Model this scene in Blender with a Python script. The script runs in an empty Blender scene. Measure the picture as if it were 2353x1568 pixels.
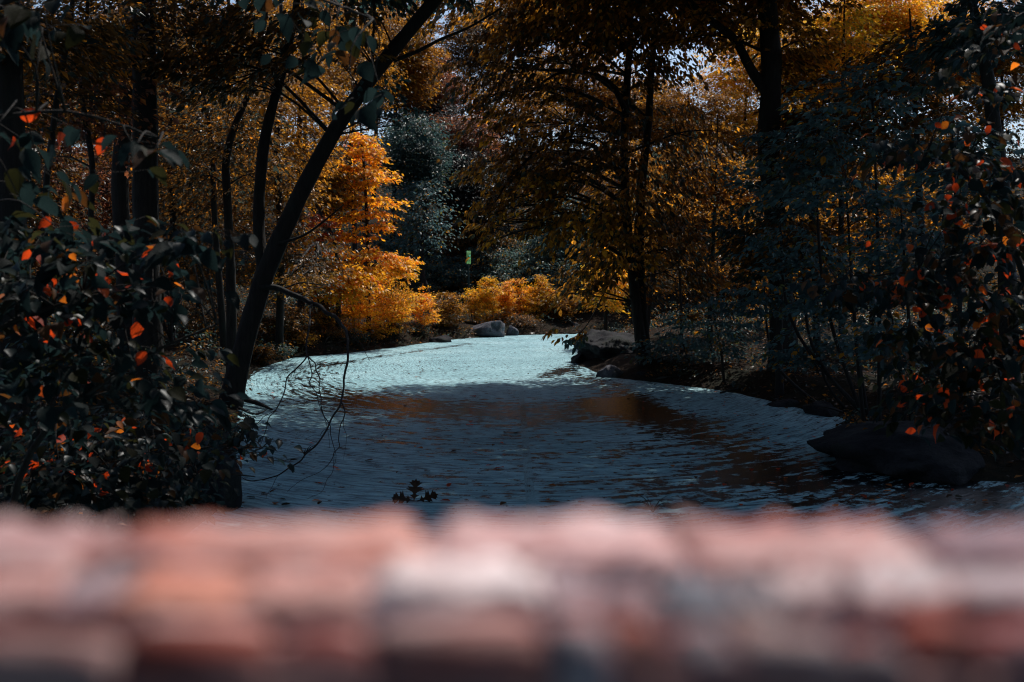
import bpy, math
import numpy as np
from mathutils import Vector, Matrix, noise as mnoise

R = np.random.default_rng(11)
sc = bpy.context.scene
col = sc.collection

# ------------------------------------------------------------------ camera, sky, sun, exposure
F, CX, CY, YH, H = 2288.0, 1176.5, 784.0, 660.0, 2.5     # picture measured on a 2353 x 1568 copy
PITCH = math.atan((CY - YH) / F)
cam_d = bpy.data.cameras.new('camera'); cam = bpy.data.objects.new('camera', cam_d); col.objects.link(cam)
cam.location = (0, 0, H); cam.rotation_euler = (math.pi / 2 - PITCH, 0, 0)
cam_d.sensor_width = 36; cam_d.lens = 36 * F / 2353; cam_d.clip_start = 0.05; cam_d.clip_end = 3000
cam_d.dof.use_dof = True; cam_d.dof.focus_distance = 16; cam_d.dof.aperture_fstop = 2.6
sc.camera = cam

SUN = np.array([0.30, 0.55, 0.95]); SUN /= np.linalg.norm(SUN)
w = bpy.data.worlds.new('World'); sc.world = w; w.use_nodes = True
nt = w.node_tree; nt.nodes.clear()
sky = nt.nodes.new('ShaderNodeTexSky'); sky.sky_type = 'NISHITA'; sky.sun_disc = False
sky.sun_elevation = math.asin(SUN[2]); sky.sun_rotation = math.atan2(SUN[0], SUN[1])
bg = nt.nodes.new('ShaderNodeBackground'); bg.inputs['Strength'].default_value = 0.125
wo = nt.nodes.new('ShaderNodeOutputWorld')
nt.links.new(sky.outputs[0], bg.inputs[0]); nt.links.new(bg.outputs[0], wo.inputs[0])
sl = bpy.data.lights.new('sun', 'SUN'); sl.energy = 5.0; sl.angle = math.radians(0.5); sl.color = (1, 0.96, 0.90)
so = bpy.data.objects.new('sun', sl); col.objects.link(so)
so.rotation_euler = Vector(-SUN).to_track_quat('-Z', 'Y').to_euler(); so.location = (20, 40, 60)
vs = sc.view_settings; vs.view_transform = 'Standard'; vs.look = 'None'; vs.exposure = -0.1; vs.gamma = 1.0; vs.use_curve_mapping = False
cy = sc.cycles
cy.max_bounces = 6; cy.diffuse_bounces = 3; cy.glossy_bounces = 2; cy.transmission_bounces = 3; cy.transparent_max_bounces = 4
cy.caustics_reflective = False; cy.caustics_refractive = False; cy.sample_clamp_indirect = 4
cy.use_denoising = True; cy.filter_width = 1.1

# ------------------------------------------------------------------ measuring
UP = np.array([0, math.sin(PITCH), math.cos(PITCH)]); FW = np.array([0, math.cos(PITCH), -math.sin(PITCH)])
def P(px, py, Y):
    d = FW + np.array([1, 0, 0]) * (px - CX) / F + UP * (CY - py) / F
    return np.array([0, 0, H]) + d * (Y / d[1])
def G(px, py, z=0.0):
    d = FW + np.array([1, 0, 0]) * (px - CX) / F + UP * (CY - py) / F
    return np.array([0, 0, H]) + d * ((z - H) / d[2])

# ------------------------------------------------------------------ object helpers
def link(o, parent=None):
    col.objects.link(o)
    if parent is not None: o.parent = parent
    return o
def tag(o, label=None, cat=None, group=None, kind=None):
    if label: o['label'] = label
    if cat: o['category'] = cat
    if group: o['group'] = group
    if kind: o['kind'] = kind
    return o
def empty(name, loc=(0, 0, 0)):
    o = bpy.data.objects.new(name, None); o.location = tuple(loc); o.empty_display_size = 0.2; return link(o)
def mesh_np(name, V, Fc, mat, smooth=False, tint=None):
    """V (n,3), Fc (m,k) int; tint (m,3) optional leaf colours per face"""
    V = np.asarray(V, np.float32); Fc = np.asarray(Fc, np.int32)
    me = bpy.data.meshes.new(name); m, k = Fc.shape
    me.vertices.add(len(V)); me.vertices.foreach_set('co', V.ravel())
    me.loops.add(m * k); me.loops.foreach_set('vertex_index', Fc.ravel())
    me.polygons.add(m); me.polygons.foreach_set('loop_start', np.arange(0, m * k, k, dtype=np.int32))
    me.polygons.foreach_set('use_smooth', np.full(m, smooth, dtype=bool))
    if tint is not None:
        a = me.attributes.new('tint', 'FLOAT_COLOR', 'FACE')
        a.data.foreach_set('color', np.concatenate([tint, np.ones((m, 1))], 1).astype(np.float32).ravel())
    me.update(); me.validate()
    if mat: me.materials.append(mat)
    return me
def obj(name, me, parent=None, origin=None):
    o = bpy.data.objects.new(name, me); link(o, parent)
    if parent is not None: o.matrix_parent_inverse = Matrix.Translation(-Vector(parent.location))
    return o

# ------------------------------------------------------------------ materials
class NT:
    def __init__(s, name):
        s.m = bpy.data.materials.new(name); s.m.use_nodes = True; s.t = s.m.node_tree; s.t.nodes.clear()
        s.out = s.n('ShaderNodeOutputMaterial')
    def n(s, typ, **kw):
        x = s.t.nodes.new(typ)
        for k, v in kw.items(): setattr(x, k, v)
        return x
    def l(s, a, b): s.t.links.new(a, b)
    def noise(s, scale, vec=None, detail=4, rough=0.6):
        x = s.n('ShaderNodeTexNoise'); x.inputs['Scale'].default_value = scale; x.inputs['Detail'].default_value = detail
        x.inputs['Roughness'].default_value = rough
        if vec is not None: s.l(vec, x.inputs['Vector'])
        return x.outputs[0]
    def ramp(s, fac, stops):
        x = s.n('ShaderNodeValToRGB'); e = x.color_ramp.elements
        while len(e) < len(stops): e.new(0.5)
        for el, (p, c) in zip(e, stops): el.position = p; el.color = (*c, 1) if len(c) == 3 else c
        s.l(fac, x.inputs[0]); return x.outputs[0]
    def math(s, op, a, b=None, clamp=False):
        x = s.n('ShaderNodeMath', operation=op); x.use_clamp = clamp
        for i, v in enumerate((a, b)):
            if v is None: continue
            if hasattr(v, 'links'): s.l(v, x.inputs[i])
            else: x.inputs[i].default_value = v
        return x.outputs[0]
    def mix(s, fac, a, b):
        x = s.n('ShaderNodeMix', data_type='RGBA')
        for sock, v in ((x.inputs[0], fac), (x.inputs[6], a), (x.inputs[7], b)):
            if hasattr(v, 'links'): s.l(v, sock)
            else: sock.default_value = v if not isinstance(v, tuple) else (*v, 1)
        return x.outputs[2]
    def bump(s, h, strength, dist=0.02):
        x = s.n('ShaderNodeBump'); x.inputs['Strength'].default_value = strength; x.inputs['Distance'].default_value = dist
        s.l(h, x.inputs['Height']); return x.outputs[0]
    def pbsdf(s, colr, rough=0.6, spec=0.5, normal=None):
        b = s.n('ShaderNodeBsdfPrincipled')
        for sock, v in ((b.inputs['Base Color'], colr), (b.inputs['Roughness'], rough), (b.inputs['Specular IOR Level'], spec)):
            if hasattr(v, 'links'): s.l(v, sock)
            else: sock.default_value = (*v, 1) if isinstance(v, tuple) else v
        if normal is not None: s.l(normal, b.inputs['Normal'])
        return b.outputs[0]
    def done(s, sh): s.l(sh, s.out.inputs[0]); return s.m

def leaf_mat(name, colour=None, trans=0.5, rough=0.42, spec=0.3, gain=1.9):
    t = NT(name)
    pos = t.n('ShaderNodeTexCoord').outputs['Object']
    if colour is None:
        c = t.n('ShaderNodeAttribute', attribute_name='tint').outputs['Color']
    else:
        rnd = t.n('ShaderNodeObjectInfo').outputs['Random']
        c = t.mix(rnd, tuple(x * 0.65 for x in colour), tuple(min(1, x * 1.35) for x in colour))
        veins = t.ramp(t.noise(26, pos, 3), [(0.35, (0.7, 0.7, 0.7)), (0.7, (1.15, 1.1, 1.05))])
        mm = t.n('ShaderNodeMix', data_type='RGBA', blend_type='MULTIPLY'); mm.inputs[0].default_value = 1
        t.l(c, mm.inputs[6]); t.l(veins, mm.inputs[7]); c = mm.outputs[2]
    g = t.n('ShaderNodeMix', data_type='RGBA', blend_type='MULTIPLY'); g.inputs[0].default_value = 1
    t.l(c, g.inputs[6]); g.inputs[7].default_value = (gain, gain, gain, 1)
    tr = t.n('ShaderNodeBsdfTranslucent'); t.l(g.outputs[2], tr.inputs[0])
    nrm = None
    if colour is not None:                                  # side veins
        sx = t.n('ShaderNodeSeparateXYZ'); t.l(pos, sx.inputs[0])
        ph = t.math('SUBTRACT', sx.outputs[0], t.math('MULTIPLY', t.math('ABSOLUTE', sx.outputs[1]), 0.75))
        nrm = t.bump(t.math('ABSOLUTE', t.math('SINE', t.math('MULTIPLY', ph, 46.0))), 0.22, 0.02)
    p = t.pbsdf(c, rough, spec, nrm)
    mx = t.n('ShaderNodeMixShader'); mx.inputs[0].default_value = trans
    t.l(p, mx.inputs[1]); t.l(tr.outputs[0], mx.inputs[2])
    return t.done(mx.outputs[0])
M_LEAF = leaf_mat('foliage_leaf')
M_NEAR = {k: leaf_mat('large_leaf_' + k, c, rough=.6, spec=.10 if k in ('green', 'olive') else .3, gain=2.8 if k in ('red', 'orange', 'gold') else 1.6) for k, c in dict(  # red, orange and gold transmit extra light to strengthen the fleck glow
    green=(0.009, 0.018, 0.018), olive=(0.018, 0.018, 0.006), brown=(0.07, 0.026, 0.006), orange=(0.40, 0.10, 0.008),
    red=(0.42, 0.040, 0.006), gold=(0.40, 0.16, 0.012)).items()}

def bark_mat():
    t = NT('bark'); tc = t.n('ShaderNodeTexCoord').outputs['Object']
    mp = t.n('ShaderNodeMapping'); mp.inputs['Scale'].default_value = (1, 1, 0.18); t.l(tc, mp.inputs[0])
    n1 = t.noise(14, mp.outputs[0], 6, 0.65); n2 = t.noise(2.2, tc, 4)
    c = t.ramp(n1, [(0.3, (0.006, 0.005, 0.005)), (0.62, (0.022, 0.017, 0.014)), (0.8, (0.042, 0.034, 0.028))])
    c = t.mix(t.ramp(n2, [(0.5, (0, 0, 0)), (0.7, (0.5, 0.5, 0.5))]), c, (0.014, 0.02, 0.016))
    return t.done(t.pbsdf(c, 0.85, 0.25, t.bump(n1, 0.9, 0.03)))
M_BARK = bark_mat()
def rock_mat(name, a, b, c, sc_=3.0, lichen=True):
    t = NT(name); tc = t.n('ShaderNodeTexCoord').outputs['Object']
    n1 = t.noise(sc_, tc, 8, 0.65); n2 = t.noise(sc_ * 9, tc, 5, 0.7); n3 = t.noise(sc_ * 0.6, tc, 3)
    x = t.ramp(n1, [(0.3, a), (0.52, b), (0.72, c)])
    x = t.mix(t.ramp(n2, [(0.45, (0, 0, 0)), (0.75, (0.6, 0.6, 0.6))]), x, tuple(0.35 * v for v in a))
    if lichen: x = t.mix(t.ramp(n3, [(0.56, (0, 0, 0)), (0.62, (0.7, 0.7, 0.7))]), x, (0.018, 0.022, 0.018))
    h = t.math('ADD', n1, t.math('MULTIPLY', n2, 0.4))
    return t.done(t.pbsdf(x, 0.88, 0.12, t.bump(h, 1.0, 0.12)))
M_ROCK = rock_mat('grey_schist', (0.05, 0.05, 0.058), (0.11, 0.11, 0.125), (0.24, 0.235, 0.25), 2.0)
M_DARKROCK = rock_mat('dark_schist', (0.011, 0.011, 0.013), (0.024, 0.024, 0.027), (0.05, 0.049, 0.051), 2.0)

# ------------------------------------------------------------------ ground and water
LEFT = [(540, 1150), (552, 1060), (560, 1000), (556, 940), (560, 890), (590, 850), (680, 822), (800, 812), (900, 800), (1000, 786), (1060, 779), (1180, 771), (1330, 767)]
RIGHT = [(1420, 769), (1345, 800), (1318, 822), (1330, 842), (1400, 868), (1500, 879), (1600, 891), (1700, 906), (1800, 932), (1930, 962), (1915, 1000), (1925, 1050), (1960, 1085), (2150, 1103), (2353, 1112)]
poly = [(-3.6, -12), (-3.4, 2)] + [tuple(G(*p)[:2]) for p in LEFT] + [(14, 56), (26, 58), (27, 52), (13, 49.5)] + [tuple(G(*p)[:2]) for p in RIGHT] + [(12, 12.2), (13, 6), (6, 1), (4.5, -12)]
POLY = np.array(poly)
def sdist(x, y):
    """distance to the stream outline, positive on land"""
    p = np.stack([np.ravel(x), np.ravel(y)], 1); d = np.full(len(p), 1e9); ins = np.zeros(len(p), bool)
    n = len(POLY)
    for i in range(n):
        a, b = POLY[i], POLY[(i + 1) % n]; e = b - a; wv = p - a
        tt = np.clip((wv @ e) / (e @ e), 0, 1); q = wv - tt[:, None] * e
        d = np.minimum(d, np.hypot(q[:, 0], q[:, 1]))
        c1 = (a[1] > p[:, 1]) != (b[1] > p[:, 1])
        with np.errstate(divide='ignore', invalid='ignore'):
            xx = a[0] + (p[:, 1] - a[1]) * e[0] / (e[1] if abs(e[1]) > 1e-9 else 1e-9)
        ins ^= c1 & (p[:, 0] < xx)
    return np.where(ins, -d, d).reshape(np.shape(x))
def height(x, y):
    x = np.asarray(x, float); y = np.asarray(y, float); d = sdist(x, y)
    s = np.clip(d / 1.3, 0, 1); s = s * s * (3 - 2 * s)
    h = 0.42 * s + 0.10 * np.clip(d, 0, 14) + 0.05 * np.clip(d - 14, 0, 60)
    h = h * np.where(x > 0, 0.75, 1.0) * np.clip(1 - (y - 62) / 40, 0.4, 1)
    hill = np.clip(y - 53 - 0.15 * np.abs(x), 0, 70)
    h = h + 0.26 * hill * np.clip(hill / 8, 0, 1) * np.clip(d, 0, 1)
    h = h + 0.10 * np.sin(1.1 * x + 0.6 * y) * np.clip(d, 0, 1) + 0.07 * np.sin(2.3 * x - 1.9 * y + 1) * np.clip(d, 0, 1)
    return np.where(d < 0, -0.5 * np.clip(-d / 0.8, 0, 1), h)
def hz(x, y): return float(height(np.array([x]), np.array([y]))[0])

gx = np.concatenate([[-600, -300, -150], np.linspace(-90, -14, 50), np.arange(-13.5, 14, 0.3), np.linspace(15, 90, 50), [150, 300, 600]])
gy = np.concatenate([[-600, -200, -60], np.arange(-20, 8, 1.0), np.arange(8, 62, 0.3), np.linspace(63, 140, 50), [200, 350, 600, 1200]])
XX, YY = np.meshgrid(gx, gy); ZZ = height(XX, YY)
def grid_faces(ny, nx):
    i = np.arange(ny * nx).reshape(ny, nx)
    return np.stack([i[:-1, :-1], i[:-1, 1:], i[1:, 1:], i[1:, :-1]], -1).reshape(-1, 4)
def ground_mat():
    t = NT('forest_floor'); tc = t.n('ShaderNodeTexCoord').outputs['Object']
    n1 = t.noise(9, tc, 8, 0.7); n2 = t.noise(0.5, tc, 4); n3 = t.noise(38, tc, 4, 0.7)
    c = t.ramp(n1, [(0.3, (0.008, 0.006, 0.005)), (0.5, (0.024, 0.016, 0.011)), (0.68, (0.05, 0.03, 0.016))])
    c = t.mix(t.ramp(n2, [(0.45, (0, 0, 0)), (0.65, (0.7, 0.7, 0.7))]), c, (0.022, 0.028, 0.020))
    h = t.math('ADD', n1, t.math('MULTIPLY', n3, 0.5))
    return t.done(t.pbsdf(c, 0.95, 0.05, t.bump(h, 1.0, 0.08)))
go = obj('ground', mesh_np('ground', np.stack([XX, YY, ZZ], -1).reshape(-1, 3), grid_faces(*XX.shape), ground_mat(), True)); tag(go, kind='structure')

wx = np.arange(-8, 28.1, 0.12); wy = np.concatenate([np.arange(-12, 9, 0.5), np.arange(9, 30, 0.09), np.arange(30, 59, 0.2)])
WX, WY = np.meshgrid(wx, wy)
def seg_d(X, Y, pts):
    d = np.full(X.shape, 1e9)
    for a, b in zip(pts[:-1], pts[1:]):
        a = np.array(a); e = np.array(b) - a
        tt = np.clip(((X - a[0]) * e[0] + (Y - a[1]) * e[1]) / (e @ e), 0, 1)
        d = np.minimum(d, np.hypot((X - a[0] - tt * e[0]) * 1.0, (Y - a[1] - tt * e[1]) * 0.55))
    return d
def gl(pts): return [tuple(G(*p)[:2]) for p in pts]
cover = np.ones(WX.shape)
for pts, wd, st in [
    ([(735, 835), (700, 868), (730, 900), (860, 925), (1050, 938), (1250, 940), (1400, 928)], 0.95, 0.35),
    ([(800, 915), (950, 945), (1200, 965), (1420, 950), (1560, 975)], 1.3, 0.31),
    ([(1400, 928), (1520, 965), (1640, 1010), (1690, 1050), (1640, 1100), (1540, 1135)], 0.7, 0.36),
    ([(1300, 852), (1350, 866), (1430, 900), (1500, 950)], 0.6, 0.40),
    ([(1250, 866), (1310, 846), (1335, 835)], 0.35, 0.5),
    ([(760, 838), (880, 818), (1010, 800), (1080, 790)], 0.3, 0.4),
    ([(900, 1010), (1100, 1035), (1350, 1040), (1520, 1030)], 0.6, 0.20),
    ([(1000, 1100), (1250, 1110), (1450, 1100)], 0.6, 0.20),
    ([(1850, 1105), (2050, 1125), (2353, 1140)], 1.1, 0.62)]:  # last gap widened to darken the unlit water by the great boulder
    cover -= st * np.exp(-(seg_d(WX, WY, gl(pts)) / wd) ** 2)
vx, vy = WX - 0.2, WY - 34.0
ang = np.arctan2(vx / 9.5, vy / 20.0); rad = np.hypot(vx / 9.5, vy / 20.0)
wme = mesh_np('water', np.stack([WX, WY, np.zeros_like(WX)], -1).reshape(-1, 3), grid_faces(*WX.shape), None, True)
for nm, arr in (('cover', np.clip(cover, 0, 1)), ('along', ang * 9.0), ('across', rad * 12)):
    a = wme.attributes.new(nm, 'FLOAT', 'POINT'); a.data.foreach_set('value', arr.astype(np.float32).ravel())
def water_mat():
    t = NT('duckweed_water'); tc = t.n('ShaderNodeTexCoord').outputs['Object']
    cov = t.n('ShaderNodeAttribute', attribute_name='cover').outputs['Fac']
    al = t.n('ShaderNodeAttribute', attribute_name='along').outputs['Fac']; ac = t.n('ShaderNodeAttribute', attribute_name='across').outputs['Fac']
    cb = t.n('ShaderNodeCombineXYZ'); t.l(t.math('MULTIPLY', al, 1.3), cb.inputs[0]); t.l(t.math('MULTIPLY', ac, 7.0), cb.inputs[1])
    wob = t.n('ShaderNodeVectorMath', operation='ADD')
    wn = t.n('ShaderNodeTexNoise'); wn.inputs['Scale'].default_value = 0.8; t.l(tc, wn.inputs['Vector'])
    wsc = t.n('ShaderNodeVectorMath', operation='SCALE'); wsc.inputs[3].default_value = 0.5; t.l(wn.outputs['Color'], wsc.inputs[0])
    t.l(cb.outputs[0], wob.inputs[0]); t.l(wsc.outputs[0], wob.inputs[1])
    st1 = t.noise(1.1, wob.outputs[0], 8, 0.68)
    mp = t.n('ShaderNodeMapping'); mp.inputs['Scale'].default_value = (1, 2.0, 1); t.l(tc, mp.inputs[0])
    cb3 = t.n('ShaderNodeVectorMath', operation='MULTIPLY'); cb3.inputs[1].default_value = (2.2, 3.4, 1); t.l(wob.outputs[0], cb3.inputs[0])
    st3 = t.noise(1.0, cb3.outputs[0], 7, 0.7)
    st2 = t.noise(5.5, tc, 4, 0.62)
    gr = t.noise(34, mp.outputs[0], 2, 0.7)
    big = t.noise(0.35, tc, 4, 0.6)
    # plants where cover beats the streaks
    sig = t.math('ADD', t.math('MULTIPLY', st1, 1.45), t.math('ADD', t.math('MULTIPLY', st2, 0.90), t.math('MULTIPLY', gr, 0.40)))
    lim = t.math('SUBTRACT', 1.70, t.math('MULTIPLY', cov, 0.54))
    mask = t.math('MULTIPLY', t.math('SUBTRACT', sig, lim), 11.0)
    mask = t.math('ADD', mask, 0.35, clamp=True)
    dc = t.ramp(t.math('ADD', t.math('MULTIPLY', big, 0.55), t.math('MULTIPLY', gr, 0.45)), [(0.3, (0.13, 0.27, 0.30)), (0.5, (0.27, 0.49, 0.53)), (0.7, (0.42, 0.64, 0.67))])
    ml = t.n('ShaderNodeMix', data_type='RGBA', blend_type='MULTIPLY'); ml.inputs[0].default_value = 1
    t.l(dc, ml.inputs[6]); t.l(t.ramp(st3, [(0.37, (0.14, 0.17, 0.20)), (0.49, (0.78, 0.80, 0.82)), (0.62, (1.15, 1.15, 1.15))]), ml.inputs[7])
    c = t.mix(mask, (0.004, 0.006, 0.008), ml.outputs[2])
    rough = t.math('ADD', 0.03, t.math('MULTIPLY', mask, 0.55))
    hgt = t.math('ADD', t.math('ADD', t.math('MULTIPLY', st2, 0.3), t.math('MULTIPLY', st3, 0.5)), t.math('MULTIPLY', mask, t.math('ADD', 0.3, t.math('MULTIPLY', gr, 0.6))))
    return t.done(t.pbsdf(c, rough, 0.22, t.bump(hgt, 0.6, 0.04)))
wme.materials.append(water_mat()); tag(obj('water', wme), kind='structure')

# ------------------------------------------------------------------ openings cut in the canopy along the sun's path, to light chosen places
ZONES = []     # (centre, radii, share of leaves kept inside)
def zone(c, r, keep=0.03): ZONES.append((np.array(c, float), np.array(r, float), keep))
zone((0.2, 39.0, 0), (2.2, 12.5, 1.0))                    # bright reach of the stream
zone((-1.0, 51, 1.8), (6.5, 7.0, 2.4))                     # bushes on the far bank
zone(P(815, 480, 41), (2.8, 2.5, 4.2), 0.05)               # orange maple
zone(P(850, 690, 43), (3.0, 4.0, 2.4), 0.05)
zone((0.0, 0.32, 2.40), (0.75, 0.4, 0.4), 0.0)            # parapet
zone(P(1090, 590, 62), (7.0, 4.0, 2.2), 0.45); zone(P(960, 470, 56), (2.2, 2.0, 3.5), 0.5)   # slope behind the golden bushes
zone(P(1077, 592, 57), (.3, .3, .5), 0)
zone(P(1170, 420, 26), (1.3, 1.0, 1.6), 0.25); zone(P(1300, 380, 26.5), (1.2, 1.0, 1.2), 0.35); zone(P(1400, 560, 27), (1.0, 1.0, 1.0), 0.4); zone(P(1640, 450, 30), (2.0, 2.0, 2.5), 0.4); zone(P(1860, 560, 32), (1.6, 2.0, 2.0), 0.4)        # glowing sprays of the drooping canopy
# warm-coloured leaves put where small sun flecks show, with their sun path cleared: picture place, depth, leaf length
FLL = [(70, 262, 4.3), (135, 325, 4.4), (232, 337, 4.3), (150, 470, 4.8), (102, 512, 4.6), (145, 627, 5.0), (158, 690, 5.0), (170, 640, 5.1), (287, 630, 5.3), (318, 640, 5.3), (412, 657, 5.4), (182, 748, 5.2), (90, 738, 5.0), (110, 775, 5.0), (70, 745, 4.9),
       (262, 795, 5.6), (30, 330, 4.4), (195, 548, 4.9), (122, 830, 5.4), (210, 885, 5.8), (40, 760, 4.8), (225, 562, 5.0), (60, 585, 4.7), (300, 655, 5.4)]
FLG = [(335, 1045, 7.4), (426, 1052, 7.4), (490, 968, 8.0), (430, 1030, 7.6), (268, 987, 7.6), (70, 1070, 6.6), (178, 1108, 6.7), (188, 1118, 6.7), (160, 1085, 6.7), (135, 1080, 6.7), (222, 1118, 6.7), (345, 1094, 7.0), (375, 1130, 6.9), (238, 1132, 6.7), (318, 1065, 7.2),
       (340, 1068, 7.2), (450, 1068, 7.4), (460, 1083, 7.4), (290, 1100, 6.9), (12, 1065, 6.3), (120, 1062, 6.6), (250, 1098, 6.8), (165, 1012, 6.9), (207, 1050, 6.9), (608, 1043, 8.6), (555, 1050, 8.4), (390, 1020, 7.6), (190, 1140, 6.6), (300, 1150, 6.7)]
FLR = [(2113, 345, 7.0), (2192, 418, 6.6), (2033, 377, 7.0), (2105, 385, 6.9), (2292, 206, 6.4), (2288, 36, 6.4), (2262, 64, 6.4), (2332, 150, 6.3), (2250, 215, 6.6), (1994, 562, 7.2), (2032, 655, 7.0), (1980, 657, 7.1), (2055, 696, 7.0), (2236, 872, 6.6), (2250, 852, 6.6),
       (2316, 962, 6.3), (2332, 925, 6.3), (2302, 846, 6.4), (2262, 890, 6.5), (2102, 868, 6.9), (2070, 882, 6.9), (2080, 895, 6.9), (2286, 695, 6.5), (2138, 962, 6.8), (2170, 905, 6.7), (2190, 690, 6.7), (2140, 655, 6.8), (2120, 720, 6.8), (2345, 560, 6.3), (2230, 560, 6.6),
       (2270, 300, 6.5), (2180, 460, 6.7), (2330, 470, 6.3), (2205, 515, 6.7), (2245, 395, 6.6), (2340, 330, 6.3), (2130, 640, 6.8), (2180, 530, 6.7), (2315, 630, 6.4), (2350, 790, 6.2), (2165, 790, 6.8), (2210, 930, 6.6), (2290, 1000, 6.4), (2120, 590, 6.9)]
_r = np.random.default_rng(3)
FLG += [(a, b, 6.5 + .3 * (a / 500) + _r.uniform(-.2, .4)) for a, b in zip(_r.uniform(0, 470, 34), _r.uniform(960, 1130, 34))]
FLL += [(a, b, 5.2 + _r.uniform(-.3, .4)) for a, b in zip(_r.uniform(0, 420, 22), _r.uniform(480, 900, 22))]
FLR += [(a, b, 6.6 + _r.uniform(-.3, .4)) for a, b in zip(_r.uniform(2070, 2353, 50), _r.uniform(280, 1000, 50))]
FLECKS = np.array([P(*f) for f in FLL + FLG + FLR]); FRAD = np.array([0.046] * len(FLL) + [0.046] * len(FLG) + [0.046] * len(FLR))
def sun_keep(p, rng):
    keep = np.ones(len(p))
    for c, r, k in ZONES:
        q = (p - c) / r; d = SUN / r; dl = np.linalg.norm(d); tt = (q @ d) / (dl * dl)
        dist = np.linalg.norm(q - tt[:, None] * d, axis=1)
        rej = np.clip((1.25 - dist) / 0.5, 0, 1) * (tt * dl > 0.75)
        keep = np.minimum(keep, 1 - rej * (1 - k))
    ok = rng.random(len(p)) < keep
    for c, r in zip(FLECKS, FRAD):
        wv = p - c; al = wv @ SUN; m = al > 0.04
        d2 = np.einsum('ij,ij->i', wv, wv) - al * al
        ok &= ~(m & (d2 < r * r))
    return ok

# ------------------------------------------------------------------ leaves
def unit(v): return v / np.maximum(np.linalg.norm(v, axis=-1, keepdims=True), 1e-9)
T2V = np.array([(0, 0, 0), (0.45, 0.27, 0.09), (1, 0, -0.06), (0.45, -0.27, 0.09)]); T2F = np.array([(0, 2, 1), (0, 3, 2)])
T6V = np.array([(0, 0, 0), (0.25, 0.24, 0.06), (0.6, 0.25, 0.05), (1, 0, -0.12), (0.6, -0.25, 0.05), (0.25, -0.24, 0.06), (0.45, 0, -0.02)])
T6F = np.array([(0, 6, 1), (1, 6, 2), (2, 6, 3), (3, 6, 4), (4, 6, 5), (5, 6, 0)])
def leaf_arrays(c, ax, nm, ln, tv, tf):
    ax = unit(ax); nm = unit(nm - np.sum(nm * ax, 1, keepdims=True) * ax); bi = np.cross(nm, ax)
    V = c[:, None, :] + ln[:, None, None] * (tv[None, :, 0, None] * ax[:, None] + tv[None, :, 1, None] * bi[:, None] + tv[None, :, 2, None] * nm[:, None])
    n, k = len(c), len(tv)
    Fc = (np.arange(n)[:, None, None] * k + tf[None]).reshape(-1, 3)
    return V.reshape(-1, 3), Fc
def spray(rng, c, outw, r, n, droop, flat):
    """one flat spray of leaves: positions, axes, normals"""
    o = unit(np.array([outw[0], outw[1], 0.0]) + 1e-6); s = np.array([-o[1], o[0], 0])
    a = rng.uniform(-0.9, 1, n); b = rng.normal(0, 0.42, n) * (1.05 - 0.45 * a)
    tilt = rng.normal(0, 0.22); roll = rng.normal(0, 0.25)
    z = -droop * 0.5 * (a + 0.4) ** 2 + tilt * a + roll * b + rng.normal(0, flat, n)
    p = c + r * (a[:, None] * o + b[:, None] * s + z[:, None] * np.array([0, 0, 1.0]))
    ax = o[None] * 0.8 + s[None] * (np.sign(b) * 0.7 + rng.normal(0, 0.5, n))[:, None] + np.array([0, 0, 1.0]) * (-0.25 - droop * 0.8 + rng.normal(0, 0.35, n))[:, None]
    nm = np.array([0, 0, 1.0])[None] + rng.normal(0, 0.38 + 0.25 * droop, (n, 3)) + droop * 0.7 * o[None]
    return p, ax, nm
def tints(rng, pal, n):
    cols = np.array([c for _, c in pal]); pr = np.array([q for q, _ in pal], float); pr /= pr.sum()
    t = cols[rng.choice(len(pal), n, p=pr)]
    return t * np.clip(rng.normal(1, 0.22, (n, 1)), 0.5, 1.6)
TEAL = [(6, (0.022, 0.046, 0.046)), (3, (0.032, 0.058, 0.05)), (1, (0.05, 0.055, 0.02))]
TEAL_W = [(6, (0.024, 0.046, 0.044)), (2, (0.05, 0.05, 0.018)), (1, (0.20, 0.08, 0.012))]
TEAL_GLINT = [(5, (0.055, 0.105, 0.110)), (3, (0.075, 0.125, 0.12)), (1, (0.10, 0.10, 0.03)), (.4, (0.46, 0.18, 0.014))]  # greens raised in place of sky glints on the leaves
TEAL_LIT = [(5, (0.060, 0.110, 0.105)), (3, (0.08, 0.12, 0.10)), (1, (0.09, 0.09, 0.03)), (.6, (0.42, 0.18, 0.014))]  # greens raised so that the slope shrubs look lit
HOLLOW_SHADE = [(4, (0.010, 0.016, 0.017)), (2, (0.018, 0.022, 0.018)), (1, (0.05, 0.02, 0.012))]  # near-black leaf colours that put shade into the far hollow
AUTUMN = [(4, (0.15, 0.060, 0.008)), (3, (0.26, 0.105, 0.010)), (2, (0.06, 0.04, 0.012)), (2, (0.46, 0.20, 0.015))]
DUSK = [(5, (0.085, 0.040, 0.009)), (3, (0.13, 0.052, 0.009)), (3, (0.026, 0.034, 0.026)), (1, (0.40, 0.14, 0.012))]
ORANGE = [(5, (0.62, 0.28, 0.014)), (3, (0.66, 0.33, 0.016)), (1, (0.55, 0.13, 0.012)), (1, (0.26, 0.14, 0.015))]
GOLD = [(4, (0.64, 0.34, 0.018)), (3, (0.60, 0.25, 0.014)), (2, (0.36, 0.23, 0.02)), (1, (0.16, 0.13, 0.015))]
RED = [(3, (0.40, 0.06, 0.014)), (3, (0.36, 0.10, 0.012)), (2, (0.10, 0.04, 0.02))]
RUSSET = [(3, (0.13, 0.05, 0.032)), (3, (0.20, 0.065, 0.025)), (2, (0.07, 0.045, 0.035)), (1, (0.32, 0.10, 0.02))]

DENS, DENL = 1.5, 1.8
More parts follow.
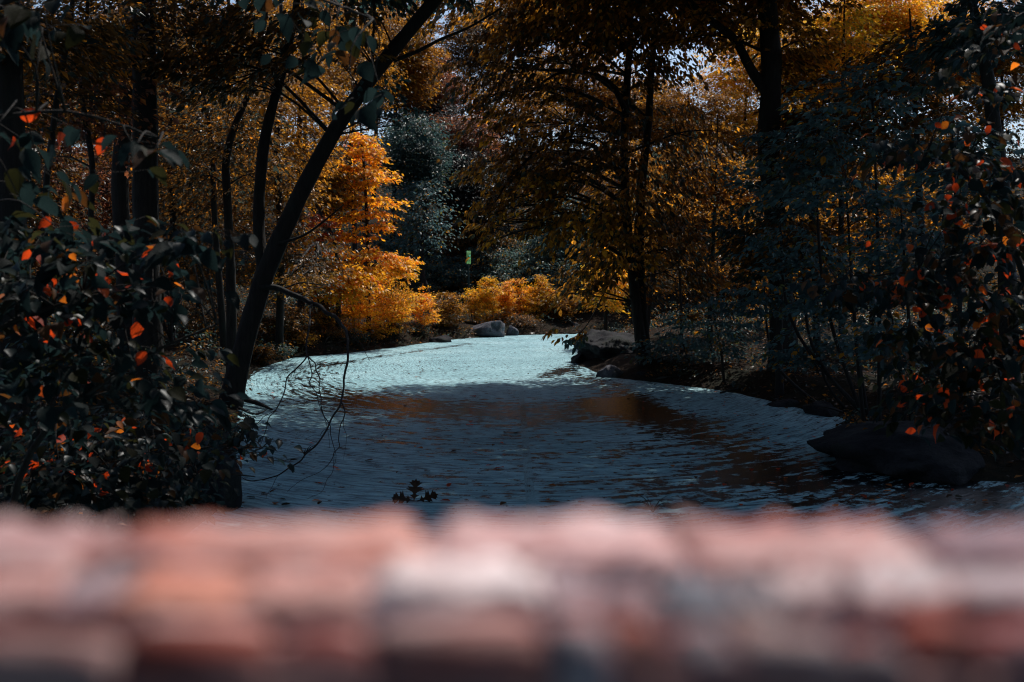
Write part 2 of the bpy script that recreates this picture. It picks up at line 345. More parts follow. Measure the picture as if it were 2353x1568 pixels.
# ------------------------------------------------------------------ wood
def smooth_path(pts, n):
    pts = np.asarray(pts, float); k = len(pts); t = np.linspace(0, k - 1, n); i = np.clip(t.astype(int), 0, k - 2); u = (t - i)[:, None]
    p0 = pts[np.clip(i - 1, 0, k - 1)]; p1 = pts[i]; p2 = pts[i + 1]; p3 = pts[np.clip(i + 2, 0, k - 1)]
    return 0.5 * (2 * p1 + (p2 - p0) * u + (2 * p0 - 5 * p1 + 4 * p2 - p3) * u ** 2 + (3 * p1 - p0 - 3 * p2 + p3) * u ** 3)
def tube(pts, rad, seg=8, n=None, rough=0.0, rng=R, flare=0.0):
    """closed tapering tube along a smoothed path"""
    pts = np.asarray(pts, float); rad = np.asarray(rad, float); n = n or max(4, 3 * len(pts))
    p = smooth_path(pts, n); r = np.interp(np.linspace(0, 1, n), np.linspace(0, 1, len(rad)), rad)
    if flare: r = r * (1 + flare * np.exp(-np.linspace(0, 1, n) * 16))
    tg = unit(np.gradient(p, axis=0)); ref = np.array([1.0, 0, 0]) if abs(tg[0][0]) < 0.7 else np.array([0, 1.0, 0])
    u = unit(np.cross(tg, ref)); v = np.cross(tg, u)
    th = np.linspace(0, 2 * np.pi, seg, endpoint=False)
    rr = r[:, None] * (1 + (rough * rng.normal(0, 1, (n, seg)) if rough else 0) + (rough * 1.2 * np.sin(3 * th + 1.3)[None] if rough else 0))
    V = p[:, None] + rr[..., None] * (np.cos(th)[None, :, None] * u[:, None] + np.sin(th)[None, :, None] * v[:, None])
    V = V.reshape(-1, 3); i = np.arange(n * seg).reshape(n, seg); j = np.roll(i, -1, 1)
    q = np.stack([i[:-1], j[:-1], j[1:], i[1:]], -1).reshape(-1, 4)
    V = np.concatenate([V, [p[0], p[-1]]]); a, b = n * seg, n * seg + 1
    tri = np.concatenate([np.stack([j[0], i[0], np.full(seg, a), np.full(seg, a)], 1), np.stack([i[-1], j[-1], np.full(seg, b), np.full(seg, b)], 1)])
    return V, q, tri[:, :3]
def wood(name, tubes, parent=None, mat=None):
    """tubes joined into one mesh (a stem with the twigs that grow from it)"""
    me = bpy.data.meshes.new(name); Vs, fs, o = [], [], 0
    for V, q, t in tubes:
        Vs.append(V); fs += (q + o).tolist() + (t + o).tolist(); o += len(V)
    me.from_pydata(np.concatenate(Vs).tolist(), [], fs); me.polygons.foreach_set('use_smooth', np.ones(len(fs), bool)); me.update()
    me.materials.append(mat or M_BARK)
    return obj(name, me, parent)
def PX(pts, Y, dy=None):
    return [P(p[0], p[1], Y if dy is None else Y + dy * i) for i, p in enumerate(pts)]

def plant(name, label, cat, group, stems, crowns, pal, size, seed, leaf='2', droop=0.25, flat=0.08, limbs=5, sink=0.15, twig=0.012, dens=1.0):
    """stems: [(points, radii)], first is the trunk. crowns: [(centre, radii, sprays, leaves per spray, spray radius[, palette])]"""
    rng = np.random.default_rng(seed)
    pts0 = [np.array(p, float) for p in stems[0][0]]
    base = pts0[0]
    t = empty(name, base); tag(t, label, cat, group)
    for i, (pp, rr) in enumerate(stems):
        wood('trunk' if i == 0 else 'limb', [tube(pp, rr, 10 if rr[0] > 0.08 else 6, 5 * len(pp), 0.035 if rr[0] > 0.08 else 0, rng, 0.5 if i == 0 and rr[0] > .08 else 0)], t)
    tr = smooth_path(pts0, 24)
    C, A, N, L, K = [], [], [], [], []
    for cr in crowns:
        cc, rr, ns, nl, sr = cr[:5]; ns = max(3, int(ns * DENS * (dens if cr[0][2] < 9 else 1.45))); nl = int(nl * DENL); pl = cr[5] if len(cr) > 5 else pal  # crowns above the view are thickened to shade what lies below
        cc = np.array(cc, float); rr = np.array(rr, float)
        u = unit(rng.normal(0, 1, (ns, 3))) * rng.random((ns, 1)) ** 0.45
        cs = cc + u * rr
        for s_ in cs:
            ow = s_[:2] - tr[:, :2].mean(0)
            if np.hypot(*ow) < 0.2: ow = rng.normal(0, 1, 2)
            r_ = sr * rng.uniform(0.6, 1.3); n_ = max(4, int(nl * rng.uniform(0.6, 1.4)))
            p, a, n = spray(rng, s_, ow, r_, n_, droop * rng.uniform(0.5, 1.6), flat)
            C.append(p); A.append(a); N.append(n); L.append(size * np.clip(rng.normal(1, 0.25, n_), 0.5, 1.7)); K.append(tints(rng, pl, n_) * rng.uniform(0.75, 1.2))
        # limbs from the trunk to some of the sprays, each with twigs
        pick = rng.choice(ns, min(limbs, ns), replace=False) if sr > 0.2 else []
        for k in pick:
            e = cs[k]; lo = tr[tr[:, 2] < e[2] - 0.1]
            b0 = lo[np.argmin(np.linalg.norm(lo - e, axis=1))] if len(lo) else tr[len(tr) // 2]
            ln = np.linalg.norm(e - b0)
            mid = b0 + (e - b0) * 0.5 + np.array([0, 0, 0.10 * ln]) + rng.normal(0, 0.05 * ln, 3)
            r0 = min(np.interp(np.argmin(np.linalg.norm(tr - b0, axis=1)) / 23, np.linspace(0, 1, len(stems[0][1])), stems[0][1]) * 0.55, 0.012 * ln + 0.008)
            tb = [tube([b0, mid, e], [r0, r0 * 0.6, r0 * 0.2], 5, 9)]
            near = cs[np.argsort(np.linalg.norm(cs - e, axis=1))[1:4]]
            for q in near:
                tb.append(tube([mid, (mid + q) / 2 + rng.normal(0, 0.06 * ln, 3), q], [r0 * 0.45, r0 * 0.25, r0 * 0.12], 4, 6))
            wood('limb', tb, t)
    C, A, N, L, K = map(np.concatenate, (C, A, N, L, K))
    ok = sun_keep(C, rng) & (C[:, 2] > 0.08) & (np.hypot(C[:, 0], C[:, 1]) > 2.6)
    ok &= ~((np.abs(C[:, 1]) < 1.5) & (C[:, 2] < 6))
    C, A, N, L, K = C[ok], A[ok], N[ok], L[ok], K[ok]
    tv, tf = (T2V, T2F) if leaf == '2' else (T6V, T6F)
    V, Fc = leaf_arrays(C, A, N, L, tv, tf)
    cr = obj('crown' if cat == 'tree' else 'foliage', mesh_np('crown', V, Fc, M_LEAF, False, np.repeat(K, len(tf), 0)), t); cr['kind'] = 'stuff'
    return t
def stemz(x, y, pts, sink=0.2):
    return [np.array([x, y, hz(x, y) - sink])] + [np.array(p, float) for p in pts]

def cr(px, py, rx, ry, Y, rd, ns, nl, sr, pal=None):
    s_ = Y / F
    c = (P(px, py, Y), (rx * s_, rd, ry * s_), ns, nl, sr)
    return c + (pal,) if pal else c
def land(x, y, m=0.5):
    k = 0
    while sdist(np.array([x]), np.array([y]))[0] < m and k < 40: x += 0.15 if x > 1.2 else -0.15; k += 1
    return x
def px_stem(pts, Y, widths, lean=0.0, base=True):
    """trunk through picture points at depth Y; first point is rooted in the ground below it"""
    q = [P(x, y, Y + lean * i) for i, (x, y) in enumerate(pts)]
    if base:
        lx = land(q[0][0], q[0][1], 0.25); q[0] = np.array([lx, q[0][1], hz(lx, q[0][1]) - 0.25])
    return q, [w_ / 2 * Y / F for w_ in widths]

# ------------------------------------------------------------------ boulders
def rock(name, label, c, size, seed, mat, flat=0.0, rotz=0.0, planes=14, sub=4, group=None, kind='boulder', tilt=0.0):
    import bmesh
    rng = np.random.default_rng(seed)
    bm = bmesh.new(); bmesh.ops.create_icosphere(bm, subdivisions=sub, radius=1)
    V = np.array([v.co[:] for v in bm.verts])
    pn = unit(rng.normal(0, 1, (planes, 3)) * np.array([1, 1, 1.3])); pd = rng.uniform(0.52, 0.86, planes)
    for n_, d_ in zip(pn, pd):
        k = V @ n_ - d_; V = V - np.where(k > 0, k * 0.93, 0)[:, None] * n_
    off = seed * 3.7
    nz = np.array([mnoise.fractal(Vector(v * 1.6) + Vector((off, 0, 0)), 0.9, 2.1, 6) for v in V])
    ny = np.array([mnoise.noise(Vector((v[0] * 1.2, v[1] * 1.2, v[2] * 9 + off))) for v in V])
    V = V * (1 + (0.16 if sub < 5 else 0.26) * nz + 0.02 * ny)[:, None]
    V = V / np.abs(V).max(0) * np.array(size) / 2
    if tilt:
        ct, st = math.cos(tilt), math.sin(tilt); V = V @ np.array([[ct, 0, -st], [0, 1, 0], [st, 0, ct]]).T
    for v, p in zip(bm.verts, V): v.co = p
    me = bpy.data.meshes.new(name); bm.to_mesh(me); bm.free(); me.materials.append(mat)
    me.polygons.foreach_set('use_smooth', np.ones(len(me.polygons), bool))
    o = bpy.data.objects.new(name, me); o.location = tuple(c); o.rotation_euler = (0, 0, rotz); link(o)
    tag(o, label, kind, group); return o
def rk(px0, px1, pyt, pyb, z0, depth, label, seed, mat, rotz=0.0, tilt=0.0, sub=4, planes=14, extra=1.0):
    """boulder that fills these picture bounds, standing at the depth of its foot"""
    g = G((px0 + px1) / 2, pyb, z0); Y = g[1] + depth / 2
    wdt = (px1 - px0) / F * Y; zt = P(0, pyt, Y)[2]; hgt = (zt - z0) * extra + 0.35
    return rock('boulder', label, (P((px0 + px1) / 2, pyb, Y)[0], Y, zt - hgt / 2), (wdt, depth, hgt), seed, mat, 0, rotz, planes, sub, tilt=tilt)
rk(1066, 1172, 734, 776, 0, 1.6, 'big grey slab of rock overhanging the water on the far bank', 3, M_ROCK, 0.1, 0.08)
rk(1160, 1192, 745, 772, 0, 0.9, 'small tilted rock leaning on the end of the big grey slab', 8, M_ROCK)
rk(1186, 1226, 741, 768, 0, 1.2, 'pale rock half under the yellow bushes, between slab and dark boulders', 5, M_ROCK)
rk(1232, 1282, 736, 766, 0, 1.5, 'dark rounded boulder under orange bushes at the far bank', 6, M_DARKROCK)
rk(1296, 1334, 740, 765, 0, 1.6, 'dark leaning boulder where the stream turns out of sight', 7, M_DARKROCK, 0.5)
rk(985, 1040, 768, 788, 0, 1.2, 'low dark flat rock at the waterline before the big grey slab', 9, M_DARKROCK)
rk(1322, 1520, 758, 846, 0, 7.0, 'large mossy rock outcrop forming the point of the bank', 12, M_DARKROCK, -0.25, -0.06, 5)
rk(1311, 1352, 808, 836, 0, 0.9, 'small black boulder at the tip of the rock point', 13, M_DARKROCK)
rk(1362, 1440, 838, 870, 0, 1.2, 'flat angular boulder in the water below the rock point', 17, M_ROCK, 0.15, -0.1)
rk(1438, 1505, 853, 874, 0, 0.8, 'low dark slab beside the flat angular boulder', 15, M_DARKROCK)
rk(1750, 1850, 912, 938, 0, 1.0, 'low dark stone on the bank, first before the great boulder', 21, M_DARKROCK)
rk(1838, 1945, 922, 960, 0, 1.1, 'smooth low stone at the waterline touching the great boulder', 22, M_DARKROCK, 0.2)
rk(1850, 2440, 955, 1112, 0, 3.4, 'great dark boulder jutting into the water under the red-leaved shrub', 33, M_DARKROCK, 0.12, 0.07, 5, 22)
rk(2170, 2640, 975, 1108, 0, 2.6, 'dark rounded boulder half hidden under the drooping shrub, beyond the great boulder', 37, M_DARKROCK, -0.2, 0.0, 5, 20)
rk(462, 556, 1010, 1185, 0.0, 1.1, 'dark upright block of stone at the water edge by the low shrub', 31, M_DARKROCK, 0.3, 0.0, 4, 10)

# ------------------------------------------------------------------ leaning tree over the water
Yt = 20.3
q, r = px_stem([(522, 955), (560, 800), (612, 625), (690, 450), (780, 285), (880, 145), (1000, 0), (1130, -160), (1230, -330)], Yt, [46, 42, 44, 37, 35, 32, 29, 24, 16])
f1 = [P(607, 620, Yt), P(596, 540, Yt + .2), P(598, 420, Yt + .3), P(615, 290, Yt + .4), P(650, 160, Yt + .5), P(680, 20, Yt + .6), P(690, -150, Yt + .7)]
BD = lambda py: np.interp(py, [640, 700, 760, 830, 950, 1050, 1150], [20.3, 19.8, 18.6, 17.0, 14.8, 13.0, 11.6])
_rb = np.random.default_rng(8)
def hang(pts, wpx):
    """twig through picture points, nearer the lower it hangs"""
    q = []
    for (a0, b0), (a1, b1) in zip(pts[:-1], pts[1:]):
        q += [P(a0, b0, BD(b0)), P((a0 + a1) / 2 + _rb.normal(0, 3), (b0 + b1) / 2 + _rb.normal(0, 3), BD((b0 + b1) / 2))]
    q.append(P(*pts[-1], BD(pts[-1][1])))
    return q, [w_ / 2 * BD(pts[min(len(pts) - 1, int(i * len(pts) / len(wpx)))][1]) / F for i, w_ in enumerate(wpx)]
def tp(pts, y0, dy=-0.05): return [P(a, b, y0 + dy * i) for i, (a, b) in enumerate(pts)]
px1 = Yt / F
extra = [
 hang([(598, 664), (640, 663), (700, 688), (735, 704), (770, 728), (795, 760), (799, 800), (794, 850), (790, 890), (780, 935), (752, 985), (725, 1025), (690, 1060), (640, 1092), (600, 1103), (556, 1098)], [15, 13, 11, 9, 6.5, 5.5, 5, 4.5, 4, 3.4, 2.6, 1.6]),
 hang([(718, 698), (712, 740), (705, 780), (706, 818)], [5.5, 5, 4.5, 4]),
 hang([(706, 818), (680, 848), (655, 895), (632, 945), (612, 985), (596, 1030)], [3.6, 3, 2.4, 1]),
 hang([(706, 818), (724, 835), (735, 870), (738, 915), (744, 955), (760, 1000), (772, 1045), (765, 1075)], [3.2, 2.6, 2, .8]),
 hang([(708, 822), (715, 850), (711, 882), (732, 925), (748, 968), (758, 1030)], [2.8, 2.2, 1.6, .7]),
 hang([(634, 942), (606, 958), (578, 975), (562, 985)], [2, 1.6, .8]),
 hang([(785, 925), (790, 960), (778, 1010), (768, 1040), (752, 1070), (700, 1100), (660, 1130)], [3, 2.2, 1.6, .8]),
 hang([(768, 1038), (764, 1085), (740, 1130), (700, 1150)], [1.6, 1.1, .6]), hang([(790, 960), (796, 1000), (788, 1060)], [1.6, 1, .5]), hang([(752, 985), (735, 1000), (700, 1010)], [1.4, 1, .5]),
 hang([(700, 1052), (640, 1060), (600, 1050), (580, 1020)], [1.6, 1.1, .5]), hang([(640, 1092), (625, 1120), (610, 1150)], [1.4, 1, .5]), hang([(680, 848), (668, 880), (672, 910)], [1.2, .9, .4]),
 hang([(640, 663), (690, 650), (740, 655), (790, 640)], [4, 3, 2, 1]), hang([(795, 760), (830, 790), (850, 830)], [2.4, 1.6, .7]),
 (tp([(858, 165), (856, 110), (860, 40), (858, -60)], Yt), [4 * px1, 3.5 * px1, 3 * px1, 2.5 * px1]),
 (tp([(905, 140), (960, 118), (1010, 92), (1080, 62), (1150, 20)], Yt), [5 * px1, 4 * px1, 3 * px1, 2 * px1]),
 (tp([(640, 560), (700, 540), (755, 500), (790, 470)], Yt - .2), [4 * px1, 3 * px1, 2 * px1, 1 * px1])]
plant('leaning_tree', 'dark forked tree leaning out over the water, bare twigs hanging down', 'tree', None,
      [(q, r), (f1, [w_ / 2 * px1 for w_ in (32, 28, 26, 24, 20, 16, 12)])] + extra,
      [((-3.2, 20, 10.2), (3.6, 4, 1.8), 60, 70, 0.8), ((1.0, 19.5, 11.0), (4.0, 4.5, 2.0), 80, 90, 0.9),  # two lobes added above the view to shade the near water
       cr(560, 120, 180, 150, 20, 1.6, 34, 26, 0.5, DUSK), cr(900, 230, 70, 60, 19.6, 0.4, 7, 7, 0.35, TEAL), cr(760, 60, 130, 80, 19.5, 1, 12, 16, .4, DUSK)],
      TEAL, 0.16, 101, '6', 0.5, 0.1, 4)

# ------------------------------------------------------------------ dark trunks and brown understory, near bank side
def simple_tree(label, pts, Y, widths, crowns, pal, size, seed, group=None, name='deciduous_tree', droop=0.3, limbs=5, leaf='2', lean=0.0, flat=0.08):
    q, r = px_stem(pts, Y, widths, lean)
    return plant(name, label, 'tree', group, [(q, r)], crowns, pal, size, seed, leaf, droop, flat, limbs)
GL = 'trees of the wood left of the stream'
simple_tree('thick black trunk at the outer left edge of the wood', [(22, 900), (24, 500), (22, 200), (18, -120), (10, -500)], 13.5, [76, 68, 62, 56, 44],
            [cr(60, 60, 240, 90, 13.2, 1.6, 34, 26, 0.45, DUSK), ((-4.4, 13.2, 10.5), (3.6, 4.2, 1.7), 70, 90, 0.8)], TEAL, 0.13, 201, GL)  # second lobe added out of view as overhead shade
simple_tree('thick dark trunk with ridged bark, the thicker of the close pair', [(338, 860), (338, 640), (335, 420), (334, 230), (330, -60), (322, -340)], 20, [66, 58, 56, 54, 46, 34],
            [cr(300, 60, 260, 120, 20, 2.5, 48, 30, 0.6), ((-6.5, 20, 11.5), (4.2, 4.5, 2.0), 60, 70, 0.9)], DUSK, 0.14, 202, GL)  # second lobe sits above the view, added for shade
simple_tree('dark trunk close behind the ridged thick one, kinked midway', [(292, 830), (288, 640), (276, 420), (290, 260), (300, 120), (305, -200)], 22.5, [40, 38, 38, 36, 34, 24],
            [cr(210, 150, 190, 140, 23, 2, 40, 30, 0.6)], DUSK, 0.13, 203, GL)
simple_tree('slender sapling leaning across behind the black edge trunk', [(95, 840), (105, 460), (118, 330), (135, 200), (160, 60), (175, -80)], 16.5, [16, 14, 14, 13, 11, 7],
            [cr(130, 180, 150, 130, 17, 1.4, 30, 24, 0.45, DUSK)], DUSK, 0.12, 204, GL)
simple_tree('thin crooked sapling between the edge trunk and the close pair', [(200, 820), (208, 520), (212, 380), (190, 230), (196, 120), (205, -60)], 18.5, [14, 13, 13, 12, 10, 6],
            [cr(230, 260, 150, 160, 19, 1.6, 26, 24, 0.5, RUSSET)], DUSK, 0.12, 205, GL)
simple_tree('forked slim tree just left of the leaning tree', [(535, 800), (530, 620), (524, 480), (520, 370), (540, 290), (572, 215), (600, 120), (620, -40)], 25, [24, 20, 19, 18, 15, 12, 9, 6],
            [cr(500, 330, 150, 190, 25.5, 2, 46, 34, 0.6), cr(560, 100, 120, 90, 25, 2, 24, 30, .6)], DUSK, 0.13, 206, GL)
simple_tree('slim tree bending left behind the forked slim tree', [(520, 780), (500, 600), (492, 470), (488, 340), (470, 230), (440, 100), (425, -40)], 27, [16, 14, 13, 12, 10, 8, 5],
            [cr(440, 300, 140, 200, 28, 2.2, 46, 34, 0.65)], DUSK, 0.13, 207, GL)
simple_tree('broken dark snag standing in orange leaves behind the leaning tree', [(748, 790), (744, 720), (738, 660), (735, 622)], 39.5, [30, 27, 22, 12],
            [cr(690, 640, 70, 40, 31, 1.0, 8, 24, 0.5)], AUTUMN, 0.12, 208, GL, name='tree_snag', limbs=2)
for i, (x, Y, wd, pal, hz_, yy) in enumerate([(30, 26, 24, DUSK, 300, 330), (160, 30, 20, RUSSET, 260, 420), (395, 32, 18, DUSK, 260, 330), (455, 36, 16, DUSK, 250, 500), (640, 34, 18, AUTUMN, 250, 330), (690, 42, 16, AUTUMN, 220, 160), (60, 38, 18, AUTUMN, 250, 180), (270, 42, 18, DUSK, 220, 120), (520, 46, 16, AUTUMN, 240, 120), (370, 50, 16, AUTUMN, 260, 60), (810, 48, 14, AUTUMN, 200, 120)]):  # palettes picked darker to dim the backlit crowns of this wood
    lb = ['dark straight trunk with dull brown leaves by the wood edge', 'slim trunk under russet leaves behind the leaning sapling', 'slim trunk with brown leaves right behind the ridged trunk', 'thin stem in low brown-orange leaves behind the fork',
          'slim trunk seen between the two stems of the leaning tree', 'brown-leaved tree showing above the bend of the leaning trunk', 'distant brown crown seen beside the black edge trunk', 'distant dull crown with sky specks above the close pair',
          'distant brown crown between slim trees and fork of the leaning tree', 'tall distant brown crown deep in the wood', 'lit brown-orange crown behind the upper leaning trunk'][i]
    simple_tree(lb, [(x, 760), (x + 6, 560), (x - 4, 350), (x + 8, 150), (x + 2, -80)], Y, [wd, wd * .9, wd * .8, wd * .6, wd * .3],
                [cr(x, yy, 150, hz_ * .8, Y, 3.0, 95, 40, 0.75), cr(x + 20, yy + 260, 120, 90, Y - 1, 2, 36, 36, 0.7, DUSK)], pal, 0.135, 300 + i, GL)

# ------------------------------------------------------------------ lit maples and bushes on the far left bank
plant('maple_tree', 'bright orange maple lit by the sun beside the bend', 'tree', None,
      [px_stem([(846, 790), (847, 680), (845, 560), (840, 440), (832, 330), (826, 260)], 41, [11, 9, 8, 7, 5, 3], 0)],
      [cr(828, 320, 30, 12, 40.6, 1.2, 7, 32, 0.5), cr(846, 355, 46, 13, 41.0, 1.2, 11, 32, 0.5), cr(806, 385, 44, 13, 41.4, 1.2, 9, 32, 0.5), cr(862, 402, 44, 11, 40.6, 1.2, 9, 32, 0.5), cr(826, 425, 40, 12, 41.0, 1.2, 8, 32, 0.5), cr(872, 462, 58, 13, 41.4, 1.2, 13, 32, 0.5), cr(800, 462, 46, 12, 40.6, 1.2, 9, 32, 0.5), cr(846, 492, 60, 12, 41.0, 1.2, 12, 32, 0.5), cr(775, 505, 46, 14, 41.4, 1.2, 9, 32, 0.5), cr(868, 522, 40, 10, 40.6, 1.2, 7, 32, 0.5), cr(810, 545, 60, 13, 41.0, 1.2, 11, 32, 0.5), cr(760, 578, 46, 14, 41.4, 1.2, 8, 32, 0.5), cr(850, 585, 50, 13, 40.6, 1.2, 9, 32, 0.5), cr(880, 622, 52, 14, 41.0, 1.2, 11, 32, 0.5), cr(800, 618, 54, 14, 41.4, 1.2, 9, 32, 0.5), cr(920, 600, 40, 16, 40.6, 1.2, 8, 32, 0.5), cr(740, 640, 40, 14, 41.0, 1.2, 6, 32, 0.5)],
      ORANGE, 0.15, 401, '6', 0.28, 0.035, 2)
plant('maple_tree', 'orange maple with a few scarlet sprays close behind the leaning trunk', 'tree', None,
      [px_stem([(776, 770), (778, 660), (770, 560), (742, 500), (710, 440), (690, 380)], 39, [12, 10, 8, 7, 5, 3], 0)],
      [cr(740, 520, 34, 30, 38, .7, 10, 34, 0.4, RED), cr(700, 600, 80, 70, 39.5, 1.4, 40, 44, 0.6), cr(780, 640, 80, 50, 39, 1.2, 36, 44, 0.6), cr(760, 420, 60, 80, 40, 1.2, 30, 40, .55, AUTUMN)],
      ORANGE, 0.145, 402, '6', 0.4, 0.05, 6)
def bush(label, px, pyt, pyb, Y, wpx, pal, seed, n=46, nl=34, size=0.10, group='bushes along the far bank', droop=0.05, sr=0.32, name='bush', cat='bush', up=True):
    c = P(px, (pyt + pyb) / 2, Y); c[0] = land(c[0], c[1], .3); g = hz(c[0], c[1]); zt = P(px, pyt, Y)[2]
    hgt = max(0.5, zt - g); wx_ = wpx / 2 * Y / F
    rng = np.random.default_rng(seed)
    st = []
    for k in range(5):
        a = rng.uniform(-1, 1); b = rng.uniform(-1, 1)
        st.append(([np.array([c[0] + .15 * a, c[1] + .15 * b, g - .1]), np.array([c[0] + .45 * a * wx_, c[1] + .3 * b, g + hgt * .5]), np.array([c[0] + .8 * a * wx_, c[1] + .5 * b, g + hgt * rng.uniform(.75, .98)])], [0.022, 0.015, 0.005]))
    return plant(name, label, cat, group, st, [((c[0], c[1], g + hgt * .52), (wx_, min(wx_, 1.2), hgt * .5), n, nl, sr)], pal, size, seed, '2', droop, 0.16, 3)
for a in [
 ('orange bush with a bright golden top, right of the maple trunk', 905, 585, 780, 43, 120, GOLD, 500, 60),
 ('dense orange bush reaching down to the water before the maple', 880, 660, 800, 42, 110, ORANGE, 501),
 ('orange-red bush on the bank between the maple stems', 815, 650, 800, 40.5, 100, ORANGE, 502),
 ('dull brown bush in shade under the bowed limb', 735, 700, 815, 39, 120, AUTUMN, 503),
 ('dark brown bush at the foot of the leaning tree', 650, 700, 835, 35.8, 110, DUSK, 504),
 ('tall orange bush with ragged top at the bend', 965, 655, 790, 46, 90, ORANGE, 505),
 ('olive and orange bush just left of the grey slab', 1020, 670, 780, 49, 90, AUTUMN, 506),
 ('golden bush standing over the big grey slab', 1090, 655, 750, 52.5, 80, GOLD, 507),
 ('yellow bush with a pointed top over the slab end', 1125, 640, 750, 53, 60, GOLD, 508),
 ('narrow orange bush like a plume, right of the slab', 1160, 645, 755, 54, 50, ORANGE, 509),
 ('rusty spire-topped bush behind the pale rock', 1190, 640, 755, 55, 46, ORANGE, 510),
 ('yellow bush behind the pale rock and dark boulder', 1225, 655, 755, 55.5, 60, GOLD, 511),
 ('tall yellow bush above the dark rounded boulder', 1248, 620, 750, 56, 50, GOLD, 512),
 ('loose olive bush at the turn of the stream', 1290, 665, 755, 56, 70, AUTUMN, 513),
 ('drooping yellow bush over the dark leaning boulder', 1335, 680, 765, 57, 70, AUTUMN, 514)]:
    bush(a[0], *a[1:7], a[7], *(a[8:] or ()))

for i, (px, py) in enumerate([(600, 840), (640, 828), (690, 815), (745, 808), (800, 803), (850, 796), (905, 790), (955, 782), (1010, 774), (1200, 764), (1270, 764)]):
    g = G(px, py + 6); yy = g[1] + .9
    bush('low %s bush at the very waterline, %s in the row from the leaning tree' % (('dull brown', 'dark olive', 'rusty orange')[i % 3], 'first second third fourth fifth sixth seventh eighth ninth tenth last'.split()[i]), px, py - 42, py, yy, 70, (DUSK, TEAL_W, AUTUMN)[i % 3], 540 + i, 26, 30, .09)
# ------------------------------------------------------------------ far hillside
GH = 'trees on the far hillside'
for i, (x, yt, Y, rx, ry, pal, lb) in enumerate([
 (960, 360, 57, 75, 90, TEAL, 'dark blue-green layered tree behind the orange maple'), (985, 500, 55, 80, 90, TEAL_GLINT, 'low blue-green tree beside the dark hollow'),
 (1065, 320, 66, 80, 55, RUSSET, 'reddish-purple tree above the dark hollow'), (910, 130, 64, 90, 110, AUTUMN, 'brown-orange crown above the maple, behind the leaning trunk'),
 (985, 210, 70, 80, 80, RUSSET, 'russet crown next to the brown-orange one behind the leaning trunk'), (1180, 260, 72, 110, 110, AUTUMN, 'brown crown behind the middle of the drooping canopy'),
 (1300, 200, 78, 120, 100, AUTUMN, 'brown-gold crown under the sky gap'), (1440, 250, 80, 120, 90, AUTUMN, 'brown crown straight below the bright sky gap'),
 (1580, 290, 76, 130, 110, AUTUMN, 'brown-gold crown between sky gap and big straight trunk'), (1720, 190, 80, 110, 150, GOLD, 'golden crown behind the big straight trunk'),
 (1860, 170, 70, 110, 140, AUTUMN, 'tall brown-gold crown right of the big straight trunk'), (2010, 50, 62, 120, 90, GOLD, 'brightest golden crown high on the slope'),
 (2160, 100, 66, 110, 130, GOLD, 'orange-gold crown above the red-leaved shrub'), (2300, 130, 60, 110, 160, AUTUMN, 'brown crown at the outer right of the slope'),
 (1490, 265, 84, 110, 60, AUTUMN, 'brown-gold crown right under the bright sky patch'), (1700, 330, 88, 120, 90, AUTUMN, 'far brown crown seen past the big straight trunk'), (690, 30, 80, 120, 100, AUTUMN, 'high brown crown over the fork of the leaning tree'), (870, 10, 84, 110, 90, AUTUMN, 'high brown crown behind the leaning trunk top'), (1760, 60, 86, 110, 100, AUTUMN, 'high brown-gold crown behind the top of the big trunk'),
 (1080, 120, 82, 110, 110, DUSK, 'dark crown high over the hollow'), (1200, 40, 86, 110, 70, AUTUMN, 'high brown crown left of the sky gap'),
 (760, 120, 72, 110, 130, AUTUMN, 'brown-orange crown on the slope between both stems of the leaning tree'), (600, 150, 74, 120, 140, AUTUMN, 'brown crown on the slope behind the fork'),
 (430, 180, 70, 120, 150, DUSK, 'brown crown on the slope behind the close pair of trunks'), (250, 200, 74, 130, 160, DUSK, 'dusky crown on the slope far behind the close pair'),
 (60, 220, 68, 130, 160, DUSK, 'brown crown on the slope beyond the black edge trunk'), (1420, 430, 64, 110, 110, AUTUMN, 'low brown crown behind the double trunk'),
 (1560, 480, 60, 110, 120, AUTUMN, 'brown crown low behind the double trunk, farther right'), (1300, 520, 62, 70, 80, TEAL_GLINT, 'blue-green small tree behind hanging branches'),
 (1720, 470, 62, 120, 120, AUTUMN, 'brown crown low behind the big straight trunk'), (1900, 430, 60, 120, 120, AUTUMN, 'brown crown low on the slope behind blue-green saplings'), (2120, 420, 56, 130, 150, DUSK, 'dark brown crown behind the red-leaved shrub'),
 (1060, 420, 63, 50, 80, HOLLOW_SHADE, 'tree with leaves darkened to fill the hollow with shade'), (1110, 470, 62.5, 60, 90, HOLLOW_SHADE, 'tree at the back of the hollow, leaves near-black for its shade'), (1010, 330, 68, 80, 100, HOLLOW_SHADE, 'tree above the hollow, its leaf colour darkened for shade')]):
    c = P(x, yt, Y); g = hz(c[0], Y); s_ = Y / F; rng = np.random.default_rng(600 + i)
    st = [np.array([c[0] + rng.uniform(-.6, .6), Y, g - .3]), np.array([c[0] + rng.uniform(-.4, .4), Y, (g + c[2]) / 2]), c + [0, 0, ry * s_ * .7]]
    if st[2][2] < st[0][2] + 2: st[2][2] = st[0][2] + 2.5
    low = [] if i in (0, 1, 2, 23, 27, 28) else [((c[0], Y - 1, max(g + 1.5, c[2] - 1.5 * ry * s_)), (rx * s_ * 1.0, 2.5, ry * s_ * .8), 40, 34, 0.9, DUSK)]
    plant('deciduous_tree', lb, 'tree', GH, [(st, [0.20, 0.14, 0.05])], [((c[0], Y, c[2]), (rx * s_, 3.2, ry * s_), 150, 46, 0.95)] + low, pal, 0.19, 600 + i, '2', 0.2 if pal is not TEAL else 0.1, 0.08, 5)
